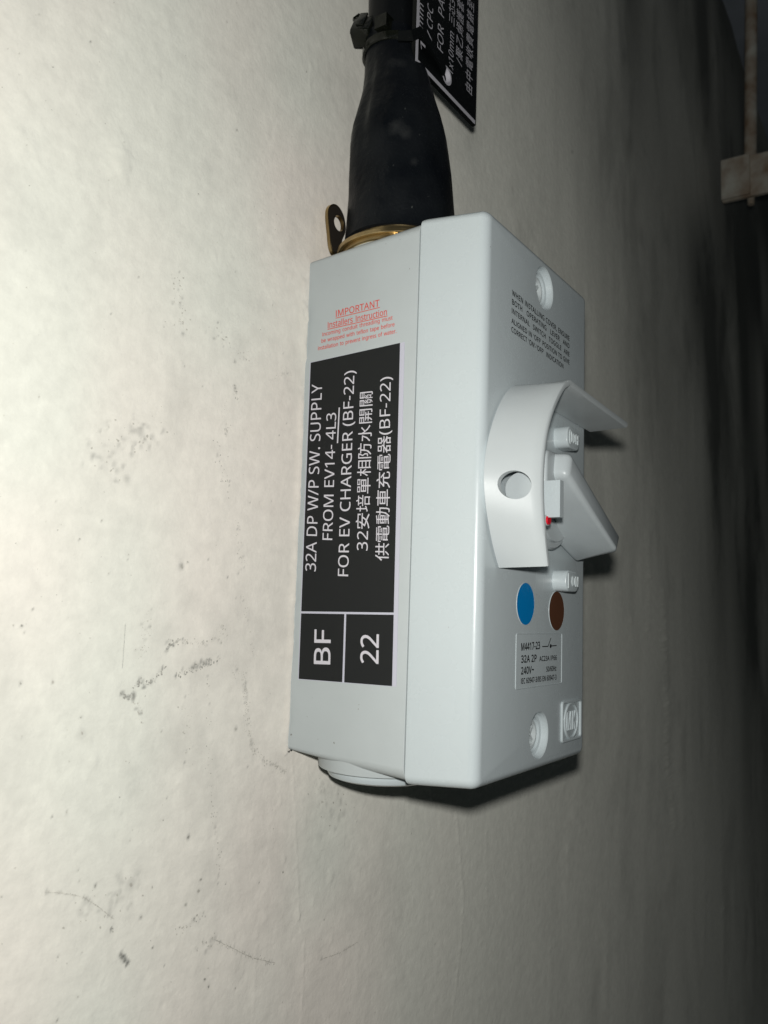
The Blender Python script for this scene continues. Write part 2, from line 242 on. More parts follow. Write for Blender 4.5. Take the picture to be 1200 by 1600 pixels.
# ------------------------------------------------------------------ lettering
GLYPH = json.loads('{"\'":[90,[[64,286,56,183,34,183,26,286]]],"(":[120,[[16,110,17,132,19,153,22,174,27,195,34,214,42,234,51,252,62,270,75,286,108,286,91,260,77,233,66,203,58,173,53,142,52,110,52,90,55,69,58,49,63,29,69,9,77,-10,86,-28,96,-46,108,-63,75,-63,62,-47,51,-30,42,-12,34,7,27,27,22,47,19,68,17,89]]],")":[120,[[104,110,104,89,101,68,98,47,93,27,87,7,79,-12,69,-30,58,-47,45,-63,12,-63,24,-46,34,-28,43,-10,51,9,57,29,62,49,66,69,68,90,69,110,68,131,66,152,62,173,57,193,51,213,43,233,34,251,24,269,12,286,45,286,58,270,69,252,79,234,87,214,93,195,98,174,101,153,104,132]]],",":[107,[[77,42,68,12,56,-21,43,-52,16,-52,24,-19,31,15,36,47,74,47]]],"-":[129,[[16,92,16,123,113,123,113,92]]],".":[107,[[29,22,30,31,32,38,36,43,41,46,47,48,53,49,60,48,66,46,71,43,75,38,78,31,79,22,78,13,75,6,71,1,66,-3,60,-5,53,-6,47,-5,41,-3,36,1,32,6,30,13]]],"/":[149,[[145,286,38,0,4,0,111,286]]],"0":[229,[[210,144,209,121,207,100,204,81,200,64,195,49,188,35,179,23,170,14,158,6,145,0,131,-3,114,-4,94,-2,76,4,61,14,48,27,38,44,30,64,24,88,21,114,20,144,21,173,24,200,29,223,37,243,47,260,59,273,75,283,93,289,114,291,134,289,152,283,168,273,181,260,191,243,199,223,205,200,209,173],[55,144,56,119,58,97,61,78,65,62,72,49,80,39,89,32,101,28,114,26,128,27,139,32,149,39,157,49,163,62,168,78,171,97,173,119,174,144,173,168,171,190,168,209,163,225,157,237,149,248,139,255,128,259,114,261,101,259,89,255,80,248,72,237,65,225,61,209,58,190,56,168]]],"1":[229,[[142,0,108,0,108,200,108,220,109,235,109,249,98,239,85,227,54,202,36,226,113,286,142,286]]],"2":[229,[[209,0,19,0,19,29,94,105,108,119,120,132,131,144,140,155,147,166,153,177,157,188,160,200,161,212,159,227,155,239,147,248,136,255,124,259,110,260,97,259,85,257,74,253,63,248,52,241,41,233,22,257,30,263,38,269,47,274,56,279,66,283,76,286,87,288,98,290,110,290,127,289,143,286,156,281,168,274,178,265,186,255,192,243,196,229,197,214,196,199,193,185,188,172,181,159,172,146,162,133,150,120,138,107,123,93,64,34,64,32,209,32]]],"3":[229,[[198,219,197,207,194,196,190,186,185,177,178,170,170,163,160,158,150,154,138,151,138,149,159,145,176,138,190,128,199,115,205,99,206,81,205,65,201,51,195,37,186,25,174,15,159,7,141,1,120,-3,97,-4,82,-4,68,-2,55,-1,42,2,30,6,18,12,18,45,30,39,43,34,57,31,71,28,84,26,97,26,120,27,139,32,153,41,162,52,168,66,170,82,169,93,165,103,160,111,153,118,144,123,133,128,120,130,105,132,89,133,62,133,62,163,90,163,105,164,118,166,129,170,139,175,147,181,153,189,158,197,161,207,162,217,160,230,155,241,148,249,137,256,124,259,109,261,100,260,90,259,82,258,59,249,37,237,20,261,31,268,43,275,58,281,73,286,91,289,109,290,136,288,159,281,176,270,188,256,195,239]]],"4":[229,[[221,65,180,65,180,0,146,0,146,65,8,65,8,95,143,288,180,288,180,97,221,97],[146,187,146,206,146,222,147,237,148,250,146,250,138,234,129,219,43,97,146,97]]],"5":[229,[[110,176,129,175,146,171,161,166,175,158,186,148,195,137,201,124,205,108,206,91,205,73,201,56,194,40,184,27,172,16,157,7,140,1,121,-3,99,-4,85,-4,71,-2,58,0,46,3,35,7,25,12,25,45,36,39,47,35,60,31,74,28,87,27,100,26,113,27,126,29,137,33,147,38,155,45,162,53,166,63,169,75,170,88,168,105,163,119,153,131,139,139,121,144,99,146,73,144,50,140,32,151,43,286,186,286,186,254,73,254,66,171,85,174]]],"6":[229,[[22,122,22,139,24,155,25,171,28,187,32,202,37,217,44,230,51,243,61,255,71,265,84,274,98,281,114,286,133,289,153,290,172,289,188,287,188,257,172,260,154,261,137,260,121,257,108,252,96,245,87,237,79,227,72,216,67,203,63,190,61,176,59,161,57,146,60,146,64,152,69,157,75,163,82,168,89,172,97,175,106,177,116,179,128,179,143,178,158,175,171,169,183,161,192,151,200,139,206,125,209,110,211,92,209,73,206,56,199,41,191,28,180,16,168,8,153,1,137,-3,119,-4,106,-3,93,-1,81,4,70,10,60,17,50,27,42,38,35,51,29,66,25,83,23,102],[119,26,135,27,148,33,160,42,169,55,174,71,176,92,174,109,169,124,162,136,151,144,137,150,120,152,108,151,97,148,87,144,79,138,71,131,66,124,61,116,59,108,58,99,58,90,59,82,62,73,65,65,68,57,73,49,79,43,85,37,92,32,100,29,109,26]]],"7":[229,[[55,0,172,254,18,254,18,286,210,286,210,259,93,0]]],"9":[229,[[209,164,208,148,207,131,205,115,202,99,198,84,193,70,187,56,179,43,170,31,159,21,147,12,132,5,116,0,98,-3,77,-4,58,-3,41,0,41,30,58,26,76,25,94,26,109,29,122,34,134,41,144,49,152,59,158,70,163,83,167,96,170,110,172,125,173,140,170,140,166,134,161,129,155,123,149,119,141,115,133,111,124,109,113,108,102,107,87,108,72,112,59,117,48,125,38,135,30,147,25,161,21,176,20,194,21,213,25,230,31,245,40,259,51,270,63,279,78,285,94,289,111,290,125,289,137,287,150,282,161,276,171,269,180,259,189,248,195,235,201,220,205,203,208,184],[111,261,96,259,82,253,71,244,62,231,57,215,55,194,56,177,61,162,68,151,79,142,93,136,110,135,122,136,133,138,143,143,152,148,159,155,165,162,169,170,172,179,173,187,172,196,171,204,169,213,166,222,162,230,158,237,152,244,146,249,138,254,130,258,121,260]]],"A":[256,[[219,0,184,89,71,89,36,0,0,0,112,287,144,287,256,0],[141,207,137,219,132,236,128,250,123,234,119,219,115,207,83,121,173,121]]],"B":[261,[[121,286,154,285,181,279,202,270,217,257,226,239,229,215,229,205,227,195,223,185,218,177,212,170,205,164,196,159,186,155,175,152,175,150,186,148,197,144,207,140,217,134,224,127,231,118,235,108,238,95,239,81,238,65,234,50,227,37,218,26,206,17,193,9,177,4,159,1,140,0,39,0,39,286],[128,164,150,166,167,170,178,176,186,185,191,197,192,211,190,226,185,237,175,245,162,251,144,254,122,255,75,255,75,164],[75,134,75,30,133,30,156,32,173,37,186,45,194,56,199,69,200,84,200,94,198,103,194,111,188,118,181,123,172,128,160,132,146,134,130,134]]],"C":[253,[[162,259,147,258,133,255,120,251,109,245,98,237,89,228,81,217,75,205,69,191,66,177,63,160,63,143,64,121,67,100,74,82,82,66,93,52,106,42,122,34,140,29,161,28,174,28,185,29,197,31,230,39,230,8,219,4,208,1,197,-1,185,-3,171,-4,156,-4,128,-2,104,4,83,14,65,28,50,45,39,65,31,89,26,115,24,144,25,165,28,184,33,203,40,220,49,235,60,249,72,261,87,272,103,280,121,286,141,289,162,290,177,290,191,288,204,286,218,283,230,278,241,273,227,243,197,254,186,256,174,258]]],"D":[293,[[268,146,266,116,260,89,250,65,237,45,220,29,199,16,176,7,149,2,119,0,39,0,39,286,127,286,155,285,180,279,202,270,222,258,238,242,251,223,261,201,266,175],[230,145,229,169,225,189,218,207,208,222,196,234,181,244,163,250,144,254,122,255,75,255,75,31,114,31,149,34,178,44,201,60,217,82,227,110]]],"E":[223,[[199,0,39,0,39,286,199,286,199,255,75,255,75,165,192,165,192,134,75,134,75,32,199,32]]],"F":[208,[[75,0,39,0,39,286,199,286,199,255,75,255,75,153,191,153,191,121,75,121]]],"G":[292,[[163,151,262,151,262,11,247,6,231,2,215,0,199,-2,181,-4,162,-4,133,-2,108,4,87,14,68,27,52,44,40,65,31,88,26,114,24,143,26,172,32,198,42,221,56,241,72,258,93,272,116,282,143,288,173,290,189,290,204,288,218,286,232,283,246,278,258,273,245,242,234,247,223,250,210,254,197,256,184,258,171,259,149,257,130,252,112,245,97,234,85,221,75,205,68,186,64,166,62,143,63,121,67,101,73,83,82,67,93,53,108,42,125,34,146,29,170,27,182,27,193,28,202,29,226,34,226,119,163,119]]],"H":[297,[[258,0,222,0,222,134,75,134,75,0,39,0,39,286,75,286,75,165,222,165,222,286,258,286]]],"I":[117,[[39,0,39,286,78,286,78,0]]],"J":[109,[[-2,-76,-18,-75,-31,-71,-31,-40,-18,-43,-2,-45,4,-44,11,-43,17,-40,22,-37,27,-32,31,-26,34,-19,36,-10,37,2,37,286,73,286,73,4,72,-13,69,-28,64,-41,57,-52,48,-61,38,-68,26,-72,13,-75]]],"K":[248,[[248,0,206,0,104,137,75,111,75,0,39,0,39,286,75,286,75,145,99,172,124,200,202,286,244,286,130,162]]],"L":[210,[[39,0,39,286,75,286,75,32,200,32,200,0]]],"M":[364,[[165,0,71,251,69,251,71,231,72,203,72,174,72,0,39,0,39,286,92,286,180,52,182,52,272,286,325,286,325,0,289,0,289,176,289,204,291,230,292,251,290,251,195,0]]],"N":[305,[[266,0,224,0,71,238,69,238,70,216,72,189,72,160,72,0,39,0,39,286,81,286,233,49,235,49,234,69,233,97,232,125,232,286,266,286]]],"O":[313,[[289,144,288,122,285,102,280,83,274,66,265,50,255,36,243,24,229,14,214,6,197,1,178,-3,157,-4,135,-3,116,1,98,7,83,15,69,25,57,37,47,51,39,66,32,83,28,102,25,122,24,144,26,172,31,198,39,221,50,241,65,258,83,272,104,283,129,289,157,291,184,289,208,283,229,272,247,259,262,242,274,221,282,198,287,172],[63,144,64,121,67,100,73,81,80,65,91,52,104,41,119,34,137,29,157,27,177,29,195,34,210,41,222,52,233,65,241,81,246,100,249,121,251,144,248,177,241,205,228,228,210,245,187,256,157,259,137,257,119,253,104,245,91,235,80,221,73,205,67,187,64,166]]],"P":[243,[[115,286,149,284,176,276,196,264,211,248,219,227,222,202,221,190,220,179,216,168,212,158,205,148,197,139,187,131,176,124,162,119,146,115,128,112,108,111,75,111,75,0,39,0,39,286],[111,255,75,255,75,142,104,142,121,143,136,145,149,148,160,153,169,159,176,167,181,176,184,187,185,200,183,217,177,231,167,242,153,249,135,254]]],"R":[249,[[118,286,140,285,160,282,177,277,191,270,202,261,211,250,217,237,221,222,222,205,221,191,218,178,214,167,208,157,200,149,192,143,183,137,174,132,165,128,243,0,201,0,132,118,75,118,75,0,39,0,39,286],[116,255,75,255,75,149,118,149,139,150,156,155,169,163,178,173,183,187,185,203,184,215,182,225,177,233,172,240,164,246,155,250,144,253,131,254]]],"S":[220,[[201,77,200,60,196,46,189,33,179,22,168,13,153,6,137,0,119,-3,99,-4,68,-2,42,2,20,10,20,44,31,40,43,36,56,32,71,30,86,28,101,27,114,28,126,30,136,33,145,37,152,43,158,49,162,56,164,64,165,73,165,82,163,90,159,97,154,103,147,109,139,115,127,120,114,126,98,132,86,137,75,142,66,147,57,152,49,158,43,165,37,172,32,179,29,188,26,197,25,207,24,217,25,232,29,245,36,256,44,266,55,275,68,281,82,286,98,289,115,290,131,290,145,288,159,286,171,283,183,279,194,274,183,243,173,247,162,251,151,254,139,257,127,258,115,259,103,258,93,256,85,253,77,249,71,245,67,239,63,232,61,225,61,217,61,208,63,200,67,193,71,187,78,181,86,176,96,170,109,165,123,159,139,153,153,146,166,139,176,132,185,123,192,114,197,103,200,91]]],"T":[223,[[130,0,93,0,93,255,4,255,4,286,219,286,219,255,130,255]]],"U":[293,[[257,101,255,82,251,64,245,48,235,33,223,20,208,10,190,2,169,-2,145,-4,112,-1,85,9,64,25,48,47,39,72,36,102,36,286,72,286,72,101,74,79,80,61,91,47,105,36,124,29,147,27,163,28,178,31,189,37,199,44,207,52,213,63,218,74,220,87,221,101,221,286,257,286]]],"V":[241,[[241,286,138,0,102,0,0,286,38,286,102,103,110,80,116,60,120,40,125,60,131,81,138,103,202,286]]],"W":[373,[[368,286,291,0,255,0,199,188,194,205,190,222,187,236,185,244,183,236,180,222,176,205,171,186,117,0,81,0,5,286,43,286,87,111,91,93,95,76,98,59,101,43,103,60,107,77,111,95,116,113,166,286,204,286,256,112,261,94,266,75,269,58,272,43,275,64,280,87,286,112,330,286]]],"Y":[227,[[113,146,188,286,227,286,132,111,132,0,95,0,95,109,0,286,39,286]]],"a":[225,[[115,219,139,217,159,211,174,201,184,188,190,169,192,146,192,0,167,0,160,30,158,30,152,23,146,17,139,11,132,6,125,2,117,0,108,-2,98,-4,86,-4,74,-3,62,-1,52,3,42,8,34,15,27,24,22,34,19,46,18,60,21,80,30,96,44,109,64,119,90,125,121,128,158,130,158,142,157,158,153,171,146,180,138,185,127,189,113,190,102,189,92,188,81,185,53,174,42,200,52,205,63,209,75,213,88,216,102,218],[126,104,102,102,83,97,70,91,62,83,57,72,55,59,56,48,60,40,66,33,74,28,83,25,94,24,111,26,126,31,140,39,150,51,156,67,158,86,158,105]]],"b":[247,[[69,231,69,205,67,186,69,186,76,195,85,203,95,209,106,214,120,217,136,219,161,215,182,206,200,191,214,169,222,141,225,107,223,84,220,64,214,46,205,31,195,18,182,8,168,2,153,-3,136,-4,120,-3,106,0,95,5,85,12,76,19,69,27,67,27,59,0,34,0,34,305,69,305],[130,189,116,188,104,185,94,181,86,174,80,165,75,154,72,141,70,126,69,109,69,107,71,83,75,62,82,46,94,35,110,28,131,25,148,28,163,35,174,47,182,63,186,83,188,108,186,133,182,153,174,169,163,180,148,187]]],"c":[192,[[120,-4,102,-3,85,1,70,8,56,17,44,29,35,44,28,62,23,82,22,106,24,131,28,153,35,171,45,186,57,198,71,207,87,214,104,218,123,219,134,219,144,217,154,216,164,213,172,210,179,207,168,178,146,185,122,188,108,187,96,184,86,179,78,172,71,163,65,152,62,139,59,124,59,107,59,90,62,76,65,63,71,52,77,43,86,36,96,31,107,27,120,26,131,27,142,28,151,30,176,39,176,8,168,4,160,1,152,-1,142,-3,132,-4]]],"d":[247,[[110,-4,85,-1,64,8,46,24,33,45,25,73,22,107,25,141,33,169,46,191,64,206,86,216,111,219,121,218,131,217,140,215,148,212,155,208,162,203,177,187,180,187,178,203,177,219,177,305,213,305,213,0,184,0,179,29,177,29,162,12,155,8,148,4,140,0,131,-2,121,-4],[116,25,136,27,152,34,164,44,171,58,176,77,178,100,178,107,176,131,172,152,164,168,153,180,137,187,115,190,98,187,84,180,73,167,65,150,60,130,59,106,60,83,65,63,73,47,84,35,98,28]]],"e":[226,[[117,219,135,218,150,214,165,207,177,198,187,186,195,173,201,158,205,141,206,122,206,101,59,101,61,78,67,60,77,45,91,35,107,28,127,26,140,26,152,28,163,30,174,33,185,36,196,41,196,10,185,6,174,2,164,-1,152,-2,140,-4,126,-4,106,-3,88,2,72,8,57,18,45,30,35,46,28,63,24,83,22,106,23,128,27,148,34,166,43,182,54,195,67,205,82,213,99,217],[117,190,101,188,88,183,77,174,68,162,63,147,59,129,169,129,168,140,166,151,163,161,159,169,153,176,146,182,138,187,128,189]]],"f":[138,[[133,188,79,188,79,0,44,0,44,188,6,188,6,204,44,216,44,229,45,246,47,261,52,273,58,284,66,292,76,299,87,303,99,306,113,307,137,305,155,300,146,272,131,276,114,278,103,277,94,273,88,266,83,257,80,244,79,229,79,215,133,215]]],"g":[247,[[110,219,124,218,137,215,149,211,159,205,169,196,178,186,180,186,184,215,213,215,213,-4,211,-23,208,-40,202,-55,194,-67,183,-78,170,-86,155,-92,137,-95,116,-96,101,-96,87,-95,74,-93,61,-90,50,-87,39,-83,39,-50,50,-55,62,-59,75,-63,89,-65,103,-66,118,-67,135,-65,150,-60,162,-51,171,-39,176,-24,178,-6,178,2,178,16,179,28,177,28,169,18,160,10,149,4,138,0,125,-3,111,-4,85,-1,63,9,46,25,32,47,25,75,22,107,25,139,32,166,46,189,63,205,85,216],[115,189,104,188,93,185,84,180,77,172,70,163,65,152,61,138,59,123,59,107,60,82,65,62,73,46,84,34,99,27,116,25,126,25,136,27,144,29,151,32,158,37,163,42,168,49,172,57,174,65,176,75,178,86,178,99,178,107,177,125,175,141,171,154,166,165,159,174,151,181,141,186,129,188]]],"h":[248,[[69,215,69,200,67,185,70,185,75,192,80,198,87,204,94,208,102,212,110,215,119,217,128,218,137,219,153,218,168,215,180,210,191,204,200,195,206,185,211,172,214,157,215,140,215,0,180,0,180,138,179,153,175,166,169,176,160,184,147,188,132,189,117,188,105,185,95,180,86,173,80,164,75,154,72,141,70,127,69,111,69,0,34,0,34,305,69,305]]],"i":[103,[[69,215,69,0,34,0,34,215],[52,296,57,295,62,293,66,290,70,286,72,280,73,273,72,266,70,261,66,256,62,253,57,251,52,251,47,251,42,253,37,256,34,261,32,266,31,273,32,280,34,286,37,290,42,293,47,295]]],"l":[103,[[69,0,34,0,34,305,69,305]]],"m":[375,[[270,219,292,217,310,211,324,200,334,185,340,165,342,140,342,0,308,0,308,138,306,154,303,166,297,176,289,184,277,188,264,189,245,187,230,181,219,171,212,157,207,140,206,119,206,0,171,0,171,138,170,149,169,158,166,167,162,174,157,179,152,184,145,187,136,189,127,189,113,188,102,185,93,180,85,173,79,165,75,154,72,142,70,127,69,111,69,0,34,0,34,215,63,215,68,186,70,186,75,193,80,199,86,204,93,209,100,212,108,215,116,217,125,219,133,219,149,218,163,215,175,210,185,203,193,194,199,183,201,183,209,194,219,203,230,210,243,215,256,218]]],"n":[248,[[138,219,161,217,180,211,196,200,207,185,213,165,215,140,215,0,180,0,180,138,179,153,175,166,169,176,160,184,147,188,132,189,111,187,95,180,83,169,75,154,71,135,69,111,69,0,34,0,34,215,63,215,68,186,70,186,75,193,81,199,88,204,95,209,103,212,111,215,120,217,129,219]]],"o":[243,[[221,108,220,91,218,75,214,60,209,47,202,36,194,25,185,16,174,9,162,3,149,-1,135,-3,121,-4,107,-3,94,-1,81,3,70,9,59,16,50,25,42,36,35,47,29,60,25,75,23,91,22,108,23,130,27,151,34,168,43,183,55,196,69,206,84,213,102,217,122,219,141,217,158,213,173,206,187,196,199,183,208,168,215,151,220,130],[59,108,59,92,61,77,65,64,70,52,77,43,86,35,96,30,108,26,121,25,135,26,147,30,157,35,166,43,173,52,178,64,182,77,184,92,184,108,184,124,181,139,178,152,172,163,165,172,157,179,147,185,135,188,121,189,101,187,85,180,73,168,65,151,60,131]]],"p":[247,[[136,219,161,216,182,207,200,191,214,170,222,142,225,108,223,85,220,64,214,46,205,31,195,18,183,9,169,2,153,-3,136,-4,125,-4,116,-2,107,0,99,4,91,7,85,12,69,27,67,27,69,10,69,-8,69,-96,34,-96,34,215,63,215,68,186,69,186,85,202,91,207,98,211,106,215,115,217,125,218],[130,189,116,188,105,186,95,181,87,175,81,166,76,156,72,144,70,131,69,115,69,108,70,91,72,76,75,63,80,52,86,42,94,35,104,30,116,26,131,25,143,26,154,30,163,36,171,44,177,54,182,66,185,79,187,93,188,108,186,131,182,151,174,167,163,179,148,187]]],"r":[166,[[134,219,147,218,160,217,155,184,144,186,132,187,124,186,116,185,108,182,101,178,94,173,88,167,83,160,78,153,74,144,72,135,70,125,69,115,69,0,34,0,34,215,63,215,67,176,69,176,73,183,79,191,85,197,92,204,99,209,107,213,116,216,125,218]]],"s":[192,[[174,59,173,46,169,35,164,24,156,16,146,9,134,3,120,-1,105,-3,88,-4,74,-4,61,-2,50,0,39,2,30,6,21,10,21,42,30,38,40,34,52,30,64,27,77,25,89,24,105,25,118,28,128,33,135,39,139,47,140,56,136,71,132,75,127,79,120,83,111,88,100,93,87,98,74,103,62,109,51,114,42,120,35,126,28,133,24,141,21,151,20,162,23,179,30,193,43,204,59,212,79,217,101,219,114,219,126,217,138,215,149,212,159,209,170,204,158,176,129,186,119,188,109,190,99,190,85,189,74,187,66,183,59,178,55,171,54,164,55,158,56,153,59,149,64,145,69,141,77,137,109,123,122,118,134,113,144,107,153,102,161,95,166,88,171,80,173,70]]],"t":[145,[[106,25,122,26,136,29,136,2,120,-2,100,-4,89,-3,79,-1,69,2,60,7,52,13,46,22,41,33,38,46,37,63,37,188,6,188,6,204,37,219,51,264,72,264,72,215,134,215,134,188,72,188,72,63,73,51,76,42,82,34,88,29,97,26]]],"u":[248,[[214,215,214,0,185,0,180,28,178,28,173,21,167,15,160,10,153,6,145,2,137,-1,128,-2,119,-4,110,-4,94,-3,79,0,67,4,56,11,47,19,40,30,36,42,33,57,32,74,32,215,67,215,67,77,69,61,73,48,79,38,88,31,100,27,115,25,130,26,143,29,153,34,161,41,168,50,173,61,176,73,178,87,178,103,178,215]]],"v":[204,[[81,0,0,215,38,215,83,88,90,69,97,48,101,31,102,31,107,48,114,69,120,88,166,215,204,215,122,0]]],"w":[315,[[173,121,168,138,164,154,160,168,158,178,156,178,154,168,151,154,147,138,142,121,103,0,63,0,4,215,41,215,71,101,77,77,82,55,85,36,86,36,89,49,92,64,96,80,101,94,139,215,177,215,214,94,220,75,225,54,229,37,230,37,233,54,238,76,245,101,275,215,311,215,251,0,210,0]]],"x":[212,[[85,110,11,215,51,215,106,134,161,215,201,215,127,110,205,0,165,0,106,86,47,0,7,0]]],"z":[188,[[173,0,16,0,16,23,131,188,22,188,22,215,170,215,170,188,56,27,173,27]]],"~":[229,[[108,128,84,137,66,139,58,138,50,136,42,132,34,127,27,121,20,115,20,146,27,153,34,158,42,162,50,165,59,167,68,168,91,165,100,163,110,160,121,155,145,146,163,144,171,145,179,147,187,151,195,156,202,161,209,168,209,137,202,130,195,125,187,121,179,118,170,116,161,115,138,118,129,120,119,123]]]}')
CAPH = 286.0
_cjk = {}
def cjk(ch):
    if ch not in _cjk:
        c = bpy.data.curves.new('g', 'FONT'); c.body = ch; c.resolution_u = 2
        o = bpy.data.objects.new('g', c); COL.objects.link(o)
        dg = bpy.context.evaluated_depsgraph_get(); me = bpy.data.meshes.new_from_object(o.evaluated_get(dg))
        vs = [(v.co.x * 500, v.co.y * 500) for v in me.vertices]; fs = [tuple(p.vertices) for p in me.polygons]
        bpy.data.objects.remove(o)
        ys = [v[1] for v in vs]; xs = [v[0] for v in vs]
        _cjk[ch] = (vs, fs, max(max(ys) - min(ys), max(xs) - min(xs)), (min(xs) + max(xs)) / 2)
    return _cjk[ch]

_gl = {}
def latin(ch, bold=0.0):
    key = ch
    if key not in _gl:
        c = bpy.data.curves.new('g', 'CURVE'); c.dimensions = '2D'; c.fill_mode = 'FRONT'; 
        for flat in GLYPH[ch][1]:
            s = c.splines.new('POLY'); n = len(flat) // 2; s.points.add(n - 1); s.use_cyclic_u = True
            for i in range(n): s.points[i].co = (flat[2 * i] / 500, flat[2 * i + 1] / 500, 0, 1)
        o = bpy.data.objects.new('g', c); COL.objects.link(o)
        dg = bpy.context.evaluated_depsgraph_get(); me = bpy.data.meshes.new_from_object(o.evaluated_get(dg))
        vs = [(v.co.x * 500, v.co.y * 500) for v in me.vertices]; fs = [tuple(p.vertices) for p in me.polygons]
        bpy.data.objects.remove(o)
        _gl[key] = (vs, fs)
    return _gl[key]

def layout(s, bold=0.0, track=0.0, space=104, cjks=1.0):
    """2D mesh of a line of writing, cap height 363 units, baseline at 0"""
    x = 0.0; V = []; F = []
    for ch in s:
        if ch == ' ': x += space + track; continue
        if ord(ch) > 0x2000:
            vs, fs, _, mid = cjk(ch); k = cjks * 355 / cjk('\u96fb')[2]; adv = 385 * cjks
            vs = [((a - mid) * k + adv / 2, b * k) for a, b in vs]
        else:
            vs, fs = latin(ch, bold); adv = GLYPH[ch][0]
        o = len(V); V += [(a + x, b) for a, b in vs]; F += [tuple(i + o for i in f) for f in fs]
        x += adv + track
    x0 = min(v[0] for v in V); x1 = max(v[0] for v in V)
    return [((a - x0) / (x1 - x0), b / CAPH) for a, b in V], F

def text(name, s, A, B, T, nrm, lift, mat_, parent, depth=0.0, label=None, **kw):
    """write s from A (baseline start) to B (baseline end), cap height reaching T above A; nrm outward, lift mm"""
    A, B, T = Vector(A), Vector(B), Vector(T); U = B - A
    Wv = T - A
    if kw.pop('square', True):            # cap direction square to the baseline, same height
        pass
    bold = kw.pop('bold', 0.0)
    V, F = layout(s, **kw)
    n = Vector(nrm)
    vs = [A + U * a + Wv * b + n * lift for a, b in V]
    faces = list(F)
    if bold > 0 and not depth:            # heavier strokes: copies shifted by a part of the cap height
        d = bold * (B - A).normalized() * Wv.length; e = bold * Wv
        base_v = list(vs)
        for q, sh in enumerate((d, -d, e, -e, (d + e) * .7, (-d - e) * .7, (d - e) * .7, (e - d) * .7)):
            k = len(vs); vs += [v + sh - n * 0.002 * (q + 1) for v in base_v]; faces += [tuple(i + k for i in f) for f in F]
        F = faces
    if depth:
        k = len(vs); vs2 = [v - n * depth for v in vs]
        cnt = {}
        for f in F:
            for i in range(len(f)):
                e = (f[i], f[(i + 1) % len(f)]); cnt[e] = cnt.get(e, 0) + 1
        for (a, b) in cnt:
            if (b, a) not in cnt: faces.append((b, a, a + k, b + k))
        vs += vs2
    o = mesh_obj(name, vs, faces, mat_, parent, sharp=0, label=label)
    return o

def strip(bm, P, Q, w, side, n, lift, th=0.06):
    """thin raised bar from P to Q of width w towards side"""
    P, Q, s, n = Vector(P), Vector(Q), Vector(side).normalized(), Vector(n)
    a = [P - s * w / 2, Q - s * w / 2, Q + s * w / 2, P + s * w / 2]
    lo = [bm.verts.new(p + n * (lift - th)) for p in a]; hi = [bm.verts.new(p + n * lift) for p in a]
    bm.faces.new(hi); bm.faces.new(lo[::-1])
    for k in range(4): bm.faces.new((lo[k], lo[(k + 1) % 4], hi[(k + 1) % 4], hi[k]))

# ================================================================== THE WALL
def vnoise(X, Z, sx, sz, seed):
    r = np.random.default_rng(seed); g = r.random((256, 256)).astype(np.float32) * 2 - 1
    a = X / sx + 100.3; b = Z / sz + 57.7
    i = np.floor(a).astype(int); j = np.floor(b).astype(int); fa = a - i; fb = b - j
    fa = fa * fa * (3 - 2 * fa); fb = fb * fb * (3 - 2 * fb); i %= 256; j %= 256; i2 = (i + 1) % 256; j2 = (j + 1) % 256
    return (g[i, j] * (1 - fa) + g[i2, j] * fa) * (1 - fb) + (g[i, j2] * (1 - fa) + g[i2, j2] * fa) * fb

def axis_steps(lo, a, b, hi, st, grow, mx):
    c = list(np.arange(a, b, st)); s = st; x = c[-1]
    while x < hi: s = min(s * grow, mx); x += s; c.append(min(x, hi))
    s = st; x = c[0]; L = []
    while x > lo: s = min(s * grow, mx); x -= s; L.append(max(x, lo))
    return np.array(L[::-1] + c)

gx = axis_steps(-400, -122, 75, 2600, 0.52, 1.013, 40)
gz = axis_steps(-900, -98, 190, 722, 0.62, 1.012, 20)
X, Z = np.meshgrid(gx, gz, indexing='ij'); X = X.astype(np.float64); Z = Z.astype(np.float64)
H = (0.22 * vnoise(X, Z, 70, 90, 1) + 0.16 * vnoise(X, Z, 26, 34, 2) + 0.07 * vnoise(X, Z, 9, 13, 3) + 0.025 * vnoise(X, Z, 3.2, 4, 4))
far = np.clip((X - 60) / 160, 0, 1)
H += far * (0.6 * vnoise(X + 0.16 * Z + 20 * vnoise(X, Z, 100, 80, 83), Z, 42, 150, 5) + 0.35 * vnoise(X + 0.1 * Z + 12 * vnoise(X, Z, 60, 50, 84), Z, 17, 80, 6) + 0.25 * vnoise(X, Z, 11, 50, 7) + 2.2 * vnoise(X, Z, 190, 260, 8))
DK = 0.09 * np.clip(vnoise(X, Z, 22, 30, 21) + 0.6 * vnoise(X, Z, 7, 9, 22) - 0.25, 0, 1)   # faint grime clouds
PK = np.clip(0.5 + 0.8 * vnoise(X, Z, 28, 40, 31), 0, 1)                                     # pinkish undercoat showing
PK *= 1 - np.clip((X - 30) / 90, 0, 1)
HF = vnoise(X, Z, 1.3, 1.6, 41); HF2 = vnoise(X, Z, 0.8, 0.9, 42)

